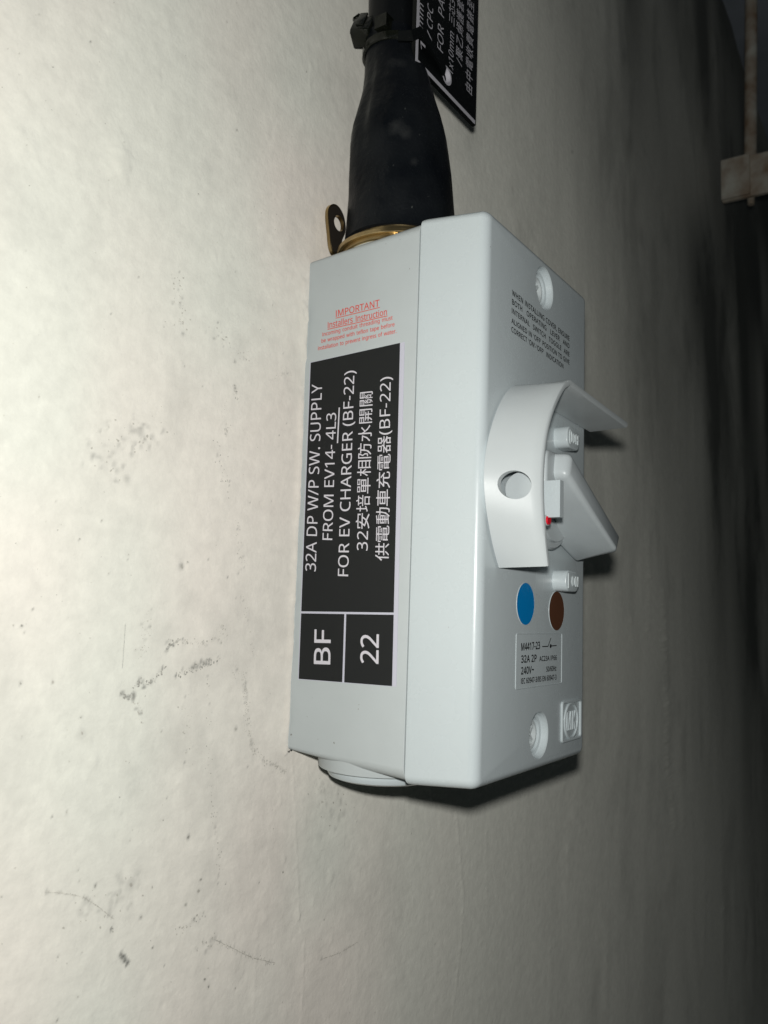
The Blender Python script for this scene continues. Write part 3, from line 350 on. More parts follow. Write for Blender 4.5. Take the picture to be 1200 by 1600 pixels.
def win(cx, cz, r):
    i0, i1 = np.searchsorted(gx, (cx - r, cx + r)); j0, j1 = np.searchsorted(gz, (cz - r, cz + r))
    return slice(max(i0 - 1, 0), i1 + 1), slice(max(j0 - 1, 0), j1 + 1)
def bump_at(u, v, r, h, sharp=2.0, asym=0.0):
    p = at(u, v, 1, 0); s = win(p.x, p.z, r * 2.2)
    d = np.hypot((X[s] - p.x), (Z[s] - p.z) * 0.8) / r * (1 + 0.35 * vnoise(X[s], Z[s], r * .7, r * .7, 77))
    H[s] += h * np.exp(-d ** sharp)
FLECK = []; LINE = []
def spot(u, v, r, dark, ragged=0.5, h=0.0):
    p = at(u, v, 1, 0); FLECK.append((p.x, p.z, r * (.75 if r < 1 else .4), dark))
    dark *= .6; s = win(p.x, p.z, r * 2.2)
    d = np.hypot(X[s] - p.x, Z[s] - p.z) / r + ragged * HF[s]
    w = np.clip(1.3 - d, 0, 1); DK[s] = np.maximum(DK[s], dark * w); H[s] += h * w
def stroke(pts, r, dark, dots=1.0, jit=0.6, h=0.0, step=0.5, thr=-0.2):
    P = [at(u, v, 1, 0) for u, v in pts]
    if r <= .36 and dots > .6: LINE.append(([(p.x, p.z) for p in P], r))
    for A, B in zip(P, P[1:]):
        for k in range(int((B - A).length * dots * 3.6 * (1.3 if r < 1 else .5))):
            p = A.lerp(B, rng.random()); FLECK.append((p.x + rng.normal() * jit, p.z + rng.normal() * jit, rng.uniform(.08, .34) * min(r / .55, 1.3), dark * rng.uniform(.7, 1.1)))
        L = (B - A).length; n = max(int(L / step), 1)
        for k in range(n):
            if rng.random() > dots: continue
            p = A.lerp(B, k / n); cx = p.x + rng.normal() * jit; cz = p.z + rng.normal() * jit; rr = r * rng.uniform(.6, 1.3)
            s = win(cx, cz, rr * 2)
            d = np.hypot(X[s] - cx, Z[s] - cz) / rr; w = np.clip(1.2 - d, 0, 1) * np.clip((HF[s] + HF2[s] * .6 - thr) * 2.2, 0, 1)
            DK[s] = np.maximum(DK[s], dark * w * rng.uniform(.6, 1)); H[s] += h * w
def ridge(pts, r, h):
    P = [at(u, v, 1, 0) for u, v in pts]
    for A, B in zip(P, P[1:]):
        a = np.array((A.x, A.z)); d = np.array((B.x, B.z)) - a; L = np.hypot(*d); t_ = d / L
        c = (a + d / 2); s = win(c[0], c[1], L / 2 + r * 3)
        q = (X[s] - a[0]) * t_[0] + (Z[s] - a[1]) * t_[1]; e = (X[s] - a[0]) * -t_[1] + (Z[s] - a[1]) * t_[0]
        e = e + 0.9 * HF[s] * r
        w = np.exp(-(e / r) ** 2) * np.clip((q + r) / r, 0, 1) * np.clip((L + r - q) / r, 0, 1)
        H[s] = np.maximum(H[s], H[s] + h * w * (0.6 + 0.4 * HF[s]))

# blobs, chips and trowel ridges of the plaster, each where it is on the wall
bump_at(190, 256, 3.0, 1.1, 3); bump_at(183, 263, 1.3, .5, 2); bump_at(200, 240, 4, .35)
ridge([(8, 172), (30, 205), (52, 232), (70, 268)], 1.6, .35); ridge([(20, 215), (46, 238)], 1.2, .35); bump_at(122, 315, 4, .5); bump_at(75, 460, 5, .45)
bump_at(285, 884, 1.3, -.55, 3); bump_at(280, 880, 2.4, .35); spot(285, 885, .9, .45); spot(293, 878, .5, .35)
bump_at(145, 1187, 1.3, .6, 3); ridge([(118, 1135), (128, 1150)], 1.3, .4); spot(127, 1145, 1.3, .25); bump_at(335, 402, .8, .5); bump_at(283, 568, .8, .4)
ridge([(484, 98), (483, 130), (484, 145)], .6, .35); ridge([(486, 100), (488, 128)], .5, .25); ridge([(365, 140), (370, 190)], .6, .2)
ridge([(455, 1180), (459, 1240), (461, 1300), (467, 1400), (466, 1435), (475, 1470), (474, 1530), (471, 1600)], .45, .35)
bump_at(465, 1430, 1.2, .5, 3); bump_at(443, 1342, .9, .35, 3); bump_at(516, 1370, 1.6, .5, 3); bump_at(413, 1437, 1.6, .4); bump_at(437, 1255, .7, .4)
ridge([(403, 1445), (400, 1500), (397, 1590)], .5, .25); ridge([(475, 440), (473, 500), (474, 560)], 1.1, .9); ridge([(470, 600), (464, 760), (460, 900), (452, 1060)], .9, .4)
ridge([(712, 1270), (724, 1400), (720, 1480), (706, 1600)], .7, .45); ridge([(865, 1480), (862, 1600)], 1.2, .5); bump_at(890, 1330, 3, .6)
for pts, r, h in (([(1036, 925), (1040, 1000), (1043, 1100), (1045, 1190), (1056, 1290)], 4.5, 1.3), ([(1013, 828), (1016, 900), (1014, 985)], 3.5, .9), ([(983, 925), (986, 970), (991, 1010)], 1.6, .7),
                  ([(1078, 960), (1086, 1060)], 4, .7), ([(1030, 820), (1026, 850)], 2, .7), ([(1098, 1290), (1101, 1400), (1096, 1560)], 5, .8), ([(1128, 1290), (1132, 1420), (1130, 1520)], 5, .9), ([(1056, 1180), (1068, 1290)], 3, .6),
                  ([(893, 0), (905, 30), (913, 60)], 1.6, .5), ([(930, 105), (936, 155)], 1.3, .7), ([(915, 440), (922, 490)], 2.2, .6), ([(954, 740), (958, 800)], 2, .5), ([(1000, 180), (1012, 230), (1040, 300)], 3, .5),
                  ([(870, 1150), (900, 1270), (920, 1300)], 3, .4), ([(952, 1420), (948, 1590)], 2.5, .6), ([(820, 350), (850, 420)], 3, .4), ([(1180, 1290), (1180, 1590)], 8, 1.0), ([(760, 1300), (762, 1450)], 1.2, .3)):
    ridge(pts, r, h)
for _ in range(260):
    bump_at(rng.uniform(620, 1120), rng.uniform(0, 1600), rng.uniform(.7, 2.4), rng.choice([1, 1, -1]) * rng.uniform(.06, .26), 2.5)
for _ in range(420):
    u, v = rng.uniform(0, 640), rng.uniform(0, 1600)
    bump_at(u, v, rng.uniform(.35, .9), rng.choice([1, 1, -1]) * rng.uniform(.06, .22), 2.5)
for _ in range(90):
    u, v = rng.uniform(60, 560), rng.uniform(0, 1600); l = rng.uniform(8, 34); a = rng.normal(0.25, .2)
    ridge([(u, v), (u + l * math.sin(a), v + l * math.cos(a))], rng.uniform(.25, .5), rng.uniform(.08, .22))
# dark gritty scuffs and cracks
S = stroke
S([(186, 1086), (205, 1089), (213, 1069), (235, 1066), (256, 1044)], .7, .75, .8, .45)
S([(275, 1056), (300, 1046), (320, 1037), (338, 1031), (343, 1030)], .65, .7, .75, .5)
S([(260, 1016), (270, 1002), (274, 1006)], .8, .7, .8, .6); S([(274, 1003), (300, 1004), (322, 1005), (345, 996)], .5, .55, .6, .5)
S([(338, 985), (348, 980), (349, 1000)], .55, .4, .6, .7)
S([(228, 955), (229, 985), (224, 1016), (209, 1028)], .45, .45, .55, .9); S([(208, 1090), (219, 1112), (224, 1130)], .5, .4, .6, .5)
S([(325, 1060), (325, 1110), (326, 1180), (330, 1260), (341, 1330), (342, 1410)], .42, .6, .22, .5, step=.8)
S([(288, 1090), (292, 1130), (296, 1180)], .5, .4, .3, 1.2)
S([(375, 925), (388, 975), (398, 1030)], .35, .35, .4, .7); S([(380, 1050), (385, 1110), (386, 1140), (398, 1175), (415, 1190), (447, 1204)], .55, .42, .85, .6)
S([(364, 1060), (372, 1045)], .6, .4, .7, .6); spot(368, 1139, .8, .4)
S([(160, 690), (185, 695), (215, 680), (250, 668)], 1.4, .30, .7, 2.2); S([(140, 712), (180, 730), (200, 715)], 1.1, .3, .5, 2.2)
S([(348, 668), (352, 678), (358, 668)], .5, .6, .9, .4); S([(366, 600), (368, 615), (370, 630)], .55, .7, .7, .4); S([(352, 620), (352, 670)], .3, .5, .3, .6)
S([(340, 690), (342, 730), (350, 745), (356, 770)], .5, .55, .35, 1.0); S([(320, 515), (350, 530), (385, 560)], .5, .45, .35, 1.4)
S([(276, 420), (278, 460), (284, 495)], .5, .4, .5, 1.2); S([(262, 510), (290, 500)], .6, .35, .4, 1.5); S([(368, 820), (372, 850), (380, 900)], .4, .4, .4, .8)
S([(420, 596), (440, 586), (458, 583)], .25, .4, .6, .3)
S([(70, 1394), (100, 1396), (130, 1402), (150, 1414), (178, 1436)], .25, .5, .9, .12, step=.3)
S([(100, 1440), (140, 1420), (180, 1395), (225, 1380)], 1.5, .22, .5, 2.2)
S([(189, 1492), (195, 1500), (200, 1510)], .6, .95, 1, .25, thr=-.9); S([(175, 1450), (178, 1455)], .5, .9, 1, .2, thr=-.9)
for u, v, r, d in ((238, 1481, .45, .8), (149, 1384, .55, .7), (294, 1308, .75, .75), (313, 1374, .6, .8), (220, 1433, .4, .6), (290, 1414, .5, .5), (310, 1392, .7, .45), (205, 1382, 1.6, .3),
                   (320, 1530, .6, .6), (326, 1542, .5, .6), (368, 1544, .4, .4), (34, 978, .5, .6), (21, 977, .4, .5), (33, 1068, .5, .6), (83, 1066, .5, .5), (104, 1269, .4, .5), (405, 1379, .3, .7),
                   (442, 1363, .5, .6), (310, 303, .3, .8), (370, 203, .45, .5), (435, 680, .3, .6), (340, 505, .3, .7), (62, 620, .4, .3), (125, 842, .3, .6), (325, 875, .3, .5), (355, 35, .5, .25)):
    spot(u, v, r, d, .4)
S([(275, 1457), (300, 1440), (320, 1428)], .5, .55, .7, .5); S([(305, 1480), (330, 1475), (328, 1460)], 1.3, .35, .7, 1.0)
S([(335, 1468), (360, 1480), (395, 1497), (430, 1505)], .35, .5, .7, .35, step=.35); S([(500, 1500), (530, 1490), (560, 1472)], .25, .4, .7, .3, step=.35)
S([(490, 1240), (520, 1245), (540, 1280)], 1.6, .20, .7, 3.0)
for _ in range(150): spot(rng.uniform(0, 900), rng.uniform(0, 1600), rng.uniform(.14, .32), rng.uniform(.25, .7), .3)
# stronger wear: widen the tone range of the marks
DK = np.clip(DK * 1.25, 0, 1)
# smoke-like dark and light paint streaks further along the wall
WX = X + 22 * vnoise(X, Z, 120, 90, 81) + 9 * vnoise(X, Z, 40, 35, 82)
ST = far * (0.55 * vnoise(WX + 0.12 * Z, Z, 34, 120, 51) + 0.45 * vnoise(WX - .1 * Z, Z, 15, 60, 52) + 0.3 * vnoise(WX, Z, 7, 22, 54) + 0.5 * vnoise(X, Z, 90, 150, 53))
DK = np.clip(DK + np.clip(ST, -.6, .5) * 0.26, 0, 1)

# the wall leans back beyond a diagonal line, up to the right
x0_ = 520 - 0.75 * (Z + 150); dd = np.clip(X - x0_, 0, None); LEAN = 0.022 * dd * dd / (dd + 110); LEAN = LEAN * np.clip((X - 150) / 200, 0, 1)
H -= LEAN; DK = np.clip(DK + np.clip(dd / 380, 0, 1) * .78 * (1 + .5 * vnoise(X, Z, 60, 140, 61)), 0, 1)  # grime plus painted light fall-off: colour darkens up to the right
# plaster and old paint piled against the left edge of the box
w_ = np.exp(-((X + 1.0) / 1.0) ** 2) * (Z > 3) * (Z < 157); H += w_ * np.clip(.55 + .6 * vnoise(X, Z, 5, 11, 71) + .3 * vnoise(X, Z, 2, 3, 72), 0, 1.2)
nx, nz = X.shape
co = np.empty((nx * nz, 3), np.float32); co[:, 0] = (X * MM).ravel(); co[:, 1] = (-H * MM).ravel(); co[:, 2] = (Z * MM).ravel()
# keep the plaster behind the box and beneath its edges
ins = (co[:, 0] > 0.002) & (co[:, 0] < 0.08) & (co[:, 2] > 0.006) & (co[:, 2] < 0.154); co[ins, 1] = np.maximum(co[ins, 1], -0.0002)
idx = np.arange(nx * nz).reshape(nx, nz)
q = np.stack([idx[:-1, :-1], idx[1:, :-1], idx[1:, 1:], idx[:-1, 1:]], -1).reshape(-1, 4)
me = bpy.data.meshes.new('wall'); me.vertices.add(len(co)); me.vertices.foreach_set('co', co.ravel())
me.loops.add(q.size); me.loops.foreach_set('vertex_index', q.ravel().astype(np.int32))
me.polygons.add(len(q)); me.polygons.foreach_set('loop_start', np.arange(0, q.size, 4, dtype=np.int32))
me.update(calc_edges=True)
ca = me.color_attributes.new('wear_shade', 'FLOAT_COLOR', 'POINT')
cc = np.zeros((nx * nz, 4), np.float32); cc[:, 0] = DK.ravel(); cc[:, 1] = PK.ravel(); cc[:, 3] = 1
ca.data.foreach_set('color', cc.ravel()); me.shade_smooth()
mw = bpy.data.materials.new('wall_paint'); mw.use_nodes = True; nt = mw.node_tree; L = nt.links; b = nt.nodes['Principled BSDF']
at_ = N(nt, 'ShaderNodeAttribute', attribute_name='wear_shade'); sp = N(nt, 'ShaderNodeSeparateColor'); L.new(at_.outputs['Color'], sp.inputs['Color'])
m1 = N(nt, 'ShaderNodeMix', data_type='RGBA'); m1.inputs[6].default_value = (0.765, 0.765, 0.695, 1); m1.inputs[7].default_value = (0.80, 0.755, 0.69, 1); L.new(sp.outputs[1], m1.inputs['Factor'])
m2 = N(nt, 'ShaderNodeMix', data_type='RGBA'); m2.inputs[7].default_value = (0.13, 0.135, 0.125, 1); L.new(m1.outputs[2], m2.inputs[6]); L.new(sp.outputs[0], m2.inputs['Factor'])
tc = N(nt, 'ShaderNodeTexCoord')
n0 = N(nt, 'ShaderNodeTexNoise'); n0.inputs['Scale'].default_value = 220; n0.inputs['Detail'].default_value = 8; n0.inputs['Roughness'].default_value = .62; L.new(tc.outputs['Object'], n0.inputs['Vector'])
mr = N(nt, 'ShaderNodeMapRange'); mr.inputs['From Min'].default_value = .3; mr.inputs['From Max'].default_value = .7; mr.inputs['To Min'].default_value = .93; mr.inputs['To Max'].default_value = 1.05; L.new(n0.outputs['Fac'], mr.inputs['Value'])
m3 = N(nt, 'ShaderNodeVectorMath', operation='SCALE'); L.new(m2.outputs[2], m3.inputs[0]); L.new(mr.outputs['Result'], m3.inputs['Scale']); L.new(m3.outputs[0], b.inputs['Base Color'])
b.inputs['Diffuse Roughness'].default_value = 0.55; b.inputs['Roughness'].default_value = 0.55; b.inputs['Specular IOR Level'].default_value = 0.3
n1 = N(nt, 'ShaderNodeTexNoise'); n1.inputs['Scale'].default_value = 330; n1.inputs['Detail'].default_value = 6; n1.inputs['Roughness'].default_value = .6; L.new(tc.outputs['Object'], n1.inputs['Vector'])
bp = N(nt, 'ShaderNodeBump'); bp.inputs['Strength'].default_value = 1; bp.inputs['Distance'].default_value = 0.00045; L.new(n1.outputs['Fac'], bp.inputs['Height'])
L.new(bp.outputs['Normal'], b.inputs['Normal'])
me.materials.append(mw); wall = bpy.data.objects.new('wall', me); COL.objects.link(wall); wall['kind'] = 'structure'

# ceiling slab above, met by the wall at its edge
# crisp flecks of dirt and hairline cracks lying on the paint
def hgt(x, z):
    i = min(max(int(np.searchsorted(gx, x)) - 1, 0), nx - 2); j = min(max(int(np.searchsorted(gz, z)) - 1, 0), nz - 2)
    a = (x - gx[i]) / (gx[i + 1] - gx[i]); b_ = (z - gz[j]) / (gz[j + 1] - gz[j])
    return (H[i, j] * (1 - a) + H[i + 1, j] * a) * (1 - b_) + (H[i, j + 1] * (1 - a) + H[i + 1, j + 1] * a) * b_
V_d, F_d, V_l, F_l = [], [], [], []
def fleck(x, z, r, dark):
    V, F = (V_d, F_d) if dark > .5 else (V_l, F_l)
    n = rng.integers(6, 9); o = len(V); a0 = rng.uniform(0, 6.28); el = rng.uniform(.45, 1)
    V.append((x, -hgt(x, z) - .05, z))
    for k in range(n):
        t = 2 * math.pi * k / n; q = r * rng.uniform(.5, 1.15); u_, v_ = q * math.cos(t), q * el * math.sin(t)
        xx, zz = x + u_ * math.cos(a0) - v_ * math.sin(a0), z + u_ * math.sin(a0) + v_ * math.cos(a0)
        V.append((xx, -hgt(xx, zz) - .035, zz))
    for k in range(n): F.append((o, o + 1 + k, o + 1 + (k + 1) % n))
for f_ in FLECK: fleck(*f_)
for _ in range(130):
    p = at(rng.uniform(0, 620), rng.uniform(0, 1600), 1, 0); fleck(p.x, p.z, rng.uniform(.08, .2), rng.uniform(.1, .8))
for P_, r in LINE:
    for (ax_, az_), (bx_, bz_) in zip(P_, P_[1:]):
        L_ = math.hypot(bx_ - ax_, bz_ - az_); k_ = max(int(L_ / .45), 1); tx_, tz_ = (bx_ - ax_) / L_, (bz_ - az_) / L_; prev = None
        for i in range(k_ + 1):
            x = ax_ + (bx_ - ax_) * i / k_ + rng.normal() * .05; z = az_ + (bz_ - az_) * i / k_ + rng.normal() * .05; w2 = r * rng.uniform(.08, .3)
            o = len(V_l); V_l += [(x - tz_ * w2, -hgt(x, z) - .04, z + tx_ * w2), (x + tz_ * w2, -hgt(x, z) - .04, z - tx_ * w2)]
            if prev is not None and rng.random() < .93: F_l.append((prev, prev + 1, o + 1, o))
            prev = o
M_dirt = mat('dirt_dark', (0.38, 0.37, 0.33), .9, .1); M_dirt2 = mat('dirt_pale', (0.54, 0.52, 0.46), .9, .1)
for V, F, m_ in ((V_d, F_d, M_dirt), (V_l, F_l, M_dirt2)):
    o = mesh_obj('dirt_flecks', V, F, m_, None, 0); o.parent = wall; o['kind'] = 'stuff'

M_ceil = mat('ceiling_concrete', (0.55, 0.60, 0.68), 0.8, 0.2, bump=(30, 0.002, 6), var=0.25, varscale=9)
bm = bmesh.new(); box(bm, -400, 2600, -2600, 250, 722, 840)
o = bm_obj('ceiling', bm, M_ceil, sharp=0); o['kind'] = 'structure'

# ================================================================== ISOLATOR BOX
SEAM, D, Wd = 41.5, 62.59, 80.72
box_t = thing('isolator_switch', (40, 0, 4), 'pale grey plastic isolator switch box with curved lever hood, mounted on the stained wall', 'switch box')
# base: widens a little from the wall to the seam
bm = bmesh.new(); rings = []
for y, e, x in ((0, 4.1, 0), (-0.6, 3.95, 0), (-20, 2.0, 0), (-SEAM + 0.35, 0.15, 0), (-SEAM + 0.25, 0.2, .05), (-SEAM + 0.25, 1.1, .9), (-SEAM - 0.4, 1.1, .9)):
    r = 1.2 + 2.6 * min(-y / 41.5, 1)
    rings.append([(px_, y, pz_) for px_, pz_ in rrect(x, Wd - x, e, 160 - e, r, 6)])
loft(bm, rings); base = bm_obj('base', bm, M_base, box_t, 28)

# cover with drafted sides and a rounded front edge
bm = bmesh.new(); rings = []
for y, x, z in ((-SEAM - 0.2, 0.8, 0.9), (-SEAM - 0.2, -0.1, -0.1), (-SEAM - 0.4, -0.3, -0.35), (-SEAM - 2.0, -0.30, -0.38)):
    rings.append([(a, y, c) for a, c in rrect(x, Wd - x, z, 160 - z, 2.6, 8)])
re = 3.0
for k in range(9):
    a = math.radians(90 * k / 8); i = re * (1 - math.cos(a)); y = -D + re * (1 - math.sin(a))
    x = 1.3 + i; z = 0.6 + i * .8
    rings.append([(p_, y, c) for p_, c in rrect(x, Wd - x, z, 160 - z, max(2.6 - i * .5, 1), 8)])
loft(bm, rings); cover = bm_obj('cover', bm, M_cover, box_t, 30)
SC = [(41.4, 149.4), (41.2, 10.8)]
cut = []
for cx, cz in SC:
    bm = bmesh.new(); lathe(bm, (cx, -D, cz), 1, [(7.0, -3), (7.0, 0.0), (6.7, 0.3), (6.3, 2.1), (5.4, 2.3), (5.1, 8.0)], 48, caps=True)
    cut.append(bm_obj('cut', bm, M_cover))
boolean(cover, cut)
for cx, cz in SC:
    bm = bmesh.new()
    lathe(bm, (cx, -D, cz), 1, [(4.7, 7.9), (4.7, 3.1), (4.4, 2.7), (3.5, 2.6), (3.2, 2.9), (3.2, 4.3), (0.02, 4.3)], 40)
    for k in range(4):
        t = math.pi / 4 + k * math.pi / 2
        a = Vector((math.cos(t), 0, math.sin(t))); b_ = Vector((-math.sin(t), 0, math.cos(t))); c0 = Vector((cx, -D + 3.0, cz))
        vs = [c0 + a * .2 - b_ * .45, c0 + a * 2.8 - b_ * .45, c0 + a * 2.8 + b_ * .45, c0 + a * .2 + b_ * .45]
        slab(bm, vs, 1, -D + 3.0, -D + 4.4)
    bm_obj('cover_screw', bm, M_screw, box_t, 40)

# conduit entries: a boss above and below, a blanking plug in the lower one
GX, GY = 20.5, -21.0
bm = bmesh.new(); cyl(bm, (GX, GY, 0), 2, 20.2, 19.6, 4.5, -0.6, 72); bevel(bm, .7, 3, 60)
bm_obj('conduit_boss', bm, M_base, box_t, 30)
bm = bmesh.new(); cyl(bm, (GX, GY, 0), 2, 18.6, 18.4, 155, 158.5, 72); bevel(bm, .5, 3, 60)
bm_obj('conduit_boss', bm, M_base, box_t, 30)
bm = bmesh.new(); lathe(bm, (GX, GY, 0), 2, [(16.9, 0), (17.1, -1.2), (17.0, -2.2), (16.4, -3.2), (14.5, -3.9), (9, -4.3), (0.02, -4.4)], 64)
bm_obj('blanking_plug', bm, M_cover, box_t, 30)

# black grains added to darken the strip of shadow at the back lower corner
bm = bmesh.new(); cp = at(452, 1171, 0, .6)
for k in range(9): q = cp + Vector((rng.uniform(-1, .4), rng.uniform(-1, .4), rng.uniform(-.8, .2))); bmesh.ops.create_icosphere(bm, subdivisions=1, radius=rng.uniform(.12, .3), matrix=Matrix.Translation(q))
bm_obj('shadow_grains', bm, M_rubber, box_t, 0)
# specks of site dust on the plastic
V, F = [], []
for u, v, r in ((455, 1148, .35), (560, 1108, .2), (522, 1161, .35), (497, 1155, .15), (640, 420, .2), (625, 374, .15), (603, 381, .15), (665, 409, .25), (672, 414, .2), (667, 426, .25), (561, 1101, .15), (505, 880, .12), (690, 700, .12), (700, 980, .15), (655, 1150, .15), (480, 1120, .2), (530, 430, .15)):
    c = at(u, v, 0, 0 if u < 650 else .3); o_ = len(V)
    for k in range(6): t = k * math.pi / 3; V.append((-.03 if u < 650 else -.37 + (-(c.y) - 42) * .08, c.y + r * rng.uniform(.4, 1.2) * math.cos(t), c.z + r * rng.uniform(.4, 1.2) * math.sin(t)))
    F.append(tuple(range(o_, o_ + 6)))
o = mesh_obj('dust_specks', V, F, mat('dust', (.28, .28, .26), .9, .1), box_t, 0); o['kind'] = 'stuff'

# black and white name label on the left side
LN = (-1, 0, 0)
def side(u, v): return at(u, v, 0, 0)
def quad(name, pts, a, b_, m, parent, label=None, ax=0):
    bm = bmesh.new(); slab(bm, pts, ax, a, b_); return bm_obj(name, bm, m, parent, 0, label)
TL, TR, BL, BR = side(486, 567), side(625.5, 536), side(467.3, 1060.6), side(613, 1072)
lp = quad('name_label', [side(485, 566.5), side(632.5, 534.5), side(619.5, 1073), side(466, 1061.5)], -0.02, -0.14, M_vinyl, box_t)
def lerp2(s, t): return (TL * (1 - s) + TR * s) * (1 - t) + (BL * (1 - s) + BR * s) * t
tm = (side(471.5, 956.8) - TL).length / (BL - TL).length
g_ = 0.0032; hx = (0.5 - 0.013)
for s0, s1, t0, t1 in ((0, 1, 0, tm - g_), (0, .485, tm + g_, 1), (.507, 1, tm + g_, 1)):
    quad('black_panel', [lerp2(s0, t0), lerp2(s1, t0), lerp2(s1, t1), lerp2(s0, t1)], -0.12, -0.19, M_black, lp)
def stext(s, a, b_, t, m=M_ink_w, par=lp, lift=0.23, **kw):
    return text('lettering', s, side(*a), side(*b_), side(*t), LN, lift, m, par, **kw)
stext("32A DP W/P SW. SUPPLY", (494, 893), (504, 599.5), (477.8, 892), bold=.002)
stext("FROM EV14- 4L3", (519.8, 844), (526, 645), (504.6, 843.5), bold=.002)
stext("FOR EV CHARGER (BF-22)", (544.6, 900.5), (554.5, 578.8), (528.6, 900), bold=.002)
stext("32安培單相防水開關", (575, 860.5), (581.5, 611.5), (558.3, 860), bold=0, cjks=1.0, track=12)
stext("供電動車充電器(BF-22)", (606.3, 876.5), (611.3, 588.5), (589.6, 876), bold=0, cjks=1.0, track=4)
stext("BF", (516.5, 1038), (517.5, 984), (491.3, 1037), bold=.012)
stext("22", (591.8, 1037), (592.5, 991.5), (564, 1036), bold=.012)
bm = bmesh.new(); strip(bm, side(528, 692.5), side(530.8, 637), .45, (0, -1, 0), LN, .23); bm_obj('underline', bm, M_ink_w, lp, 0)

# red installer notice printed on the base
rp = lambda s, a, b_, t, **kw: stext(s, a, b_, t, M_red, box_t, .05, **kw)
rp("IMPORTANT", (525, 495.2), (593, 478.4), (525, 485.2), bold=.015)
rp("Installers Instruction", (512.4, 513), (604.6, 492), (512.4, 503.6), space=152, bold=.015)
rp("Incoming conduit threading must", (504, 525.6), (613.6, 499.2), (504, 519.8), bold=.02, space=152)
rp("be wrapped with teflon tape before", (502.5, 535.8), (616.5, 509.6), (502.5, 530), bold=.02, space=152)
rp("installation to prevent ingress of water.", (497, 547.4), (619.5, 520.2), (497, 541.6), bold=.02, space=152)
bm = bmesh.new(); strip(bm, side(524.5, 497.3), side(593.5, 480.3), .22, (0, 0, 1), LN, .05); bm_obj('underline', bm, M_red, box_t, 0)
bm = bmesh.new(); strip(bm, side(512, 514.8), side(605.5, 493.6), .22, (0, 0, 1), LN, .05); bm_obj('underline', bm, M_red, box_t, 0)

# ---- front face
FN = (0, -1, 0)
def front(u, v, h=0.0): return at(u, v, 1, -D - h)
def ftext(s, a, b_, t, m=M_ink, par=box_t, lift=.05, **kw):
    return text('lettering', s, front(*a), front(*b_), front(*t), FN, lift, m, par, **kw)
kw = dict(bold=.035, track=8)
ftext("WHEN INSTALLING COVER, ENSURE", (800, 461), (889.5, 533), (800, 452.6), space=136, **kw)
ftext("BOTH  OPERATING  LEVER  AND", (800, 475), (889.5, 544.9), (800, 466.8), space=200, **kw)
ftext("INTERNAL  SWITCH  TOGGLE  ARE", (799.6, 489), (889.5, 557.5), (799.6, 481), space=152, **kw)
ftext("ALIGNED IN 'OFF' POSITION TO GIVE", (799.2, 504.5), (889.5, 570), (799.2, 496.6), space=120, **kw)
ftext("CORRECT 'ON'-'OFF'  INDICATION", (799, 518), (880, 576), (799, 510), space=136, **kw)

for nm, m, u, v in (('blue_dot', M_blue, 821, 943.5), ('brown_dot', M_brown, 869.5, 954.5)):
    c = front(u, v); bm = bmesh.new(); cyl(bm, (c.x, -D, c.z), 1, 6.1, 6.1, 0.1, -0.12, 48); bm_obj(nm, bm, m, box_t, 0)
    # the sunken seat of the dot shows as a thin bright rim
    bm = bmesh.new(); lathe(bm, (c.x, -D, c.z), 1, [(6.12, .1), (6.12, -.14), (6.22, -.14), (6.3, .1)], 48); bm_obj('dot_rim', bm, M_cover, box_t, 0)

# rating plate and its raised rim
pa, pb, pc, pd = front(806, 989), front(878.5, 989), front(877, 1069), front(805, 1077)
x0, x1 = (pa.x + pd.x) / 2, (pb.x + pc.x) / 2; z0, z1 = (pc.z + pd.z) / 2, (pa.z + pb.z) / 2
plate = quad('rating_plate', [(x0, 0, z0), (x1, 0, z0), (x1, 0, z1), (x0, 0, z1)], -D + .02, -D - .05, mat('plate_grey', (0.50, 0.555, 0.575), .3, .5, bump=(600, .00003, 3)), box_t)
bm = bmesh.new()
for r0, r1, e0, e1 in ((0, .0, 0, 0),):
    o_ = rrect(x0, x1, z0, z1, .8, 4); i_ = rrect(x0 + .34, x1 - .34, z0 + .34, z1 - .34, .5, 4)
    A = [[(p_[0], y, p_[1]) for p_ in ring] for ring, y in ((o_, -D + .05), (o_, -D - .06), (rrect(x0+.1, x1-.1, z0+.1, z1-.1, .7, 4), -D - .16), (rrect(x0+.24, x1-.24, z0+.24, z1-.24, .6, 4), -D - .16), (i_, -D - .02))]
    loft(bm, A, caps=False)
bm_obj('plate_rim', bm, M_cover, box_t, 0)
pt = lambda s, a, b_, t, **kw: ftext(s, a, b_, t, par=plate, lift=.09, bold=kw.pop('bold', .04), **kw)
pt("M4417-23", (814.2, 1016.6), (843.3, 1013.6), (814.2, 1005.2), track=10)
pt("32A 2P", (814.2, 1035.5), (838, 1033.5), (814.2, 1024.5), track=16)
pt("AC23A IP66", (842.5, 1033), (869.5, 1031), (842.5, 1025.6), track=14)
pt("240V~", (814, 1053.8), (833.8, 1051.4), (814, 1042.8), track=12)
pt("50/60Hz", (853.4, 1049.4), (868.8, 1047.6), (853.4, 1041.8), track=8)
pt("IEC 60947-3/BS EN 60947-3", (813.8, 1068.4), (869, 1061.6), (813.8, 1060.2), track=10)
bm = bmesh.new(); fz = lambda u, v: front(u, v)
strip(bm, fz(847, 1010.2), fz(856.3, 1009.8), .28, (0, 0, 1), FN, .1); strip(bm, fz(856, 1010), fz(860.5, 997), .35, (1, 0, 0), FN, .1)
strip(bm, fz(861.5, 1009.2), fz(869.3, 1008.6), .28, (0, 0, 1), FN, .1); c = fz(860.2, 1009.4); cyl(bm, (c.x, -D, c.z), 1, .62, .62, 0, -.1, 16)
bm_obj('switch_symbol', bm, M_ink, plate, 0)

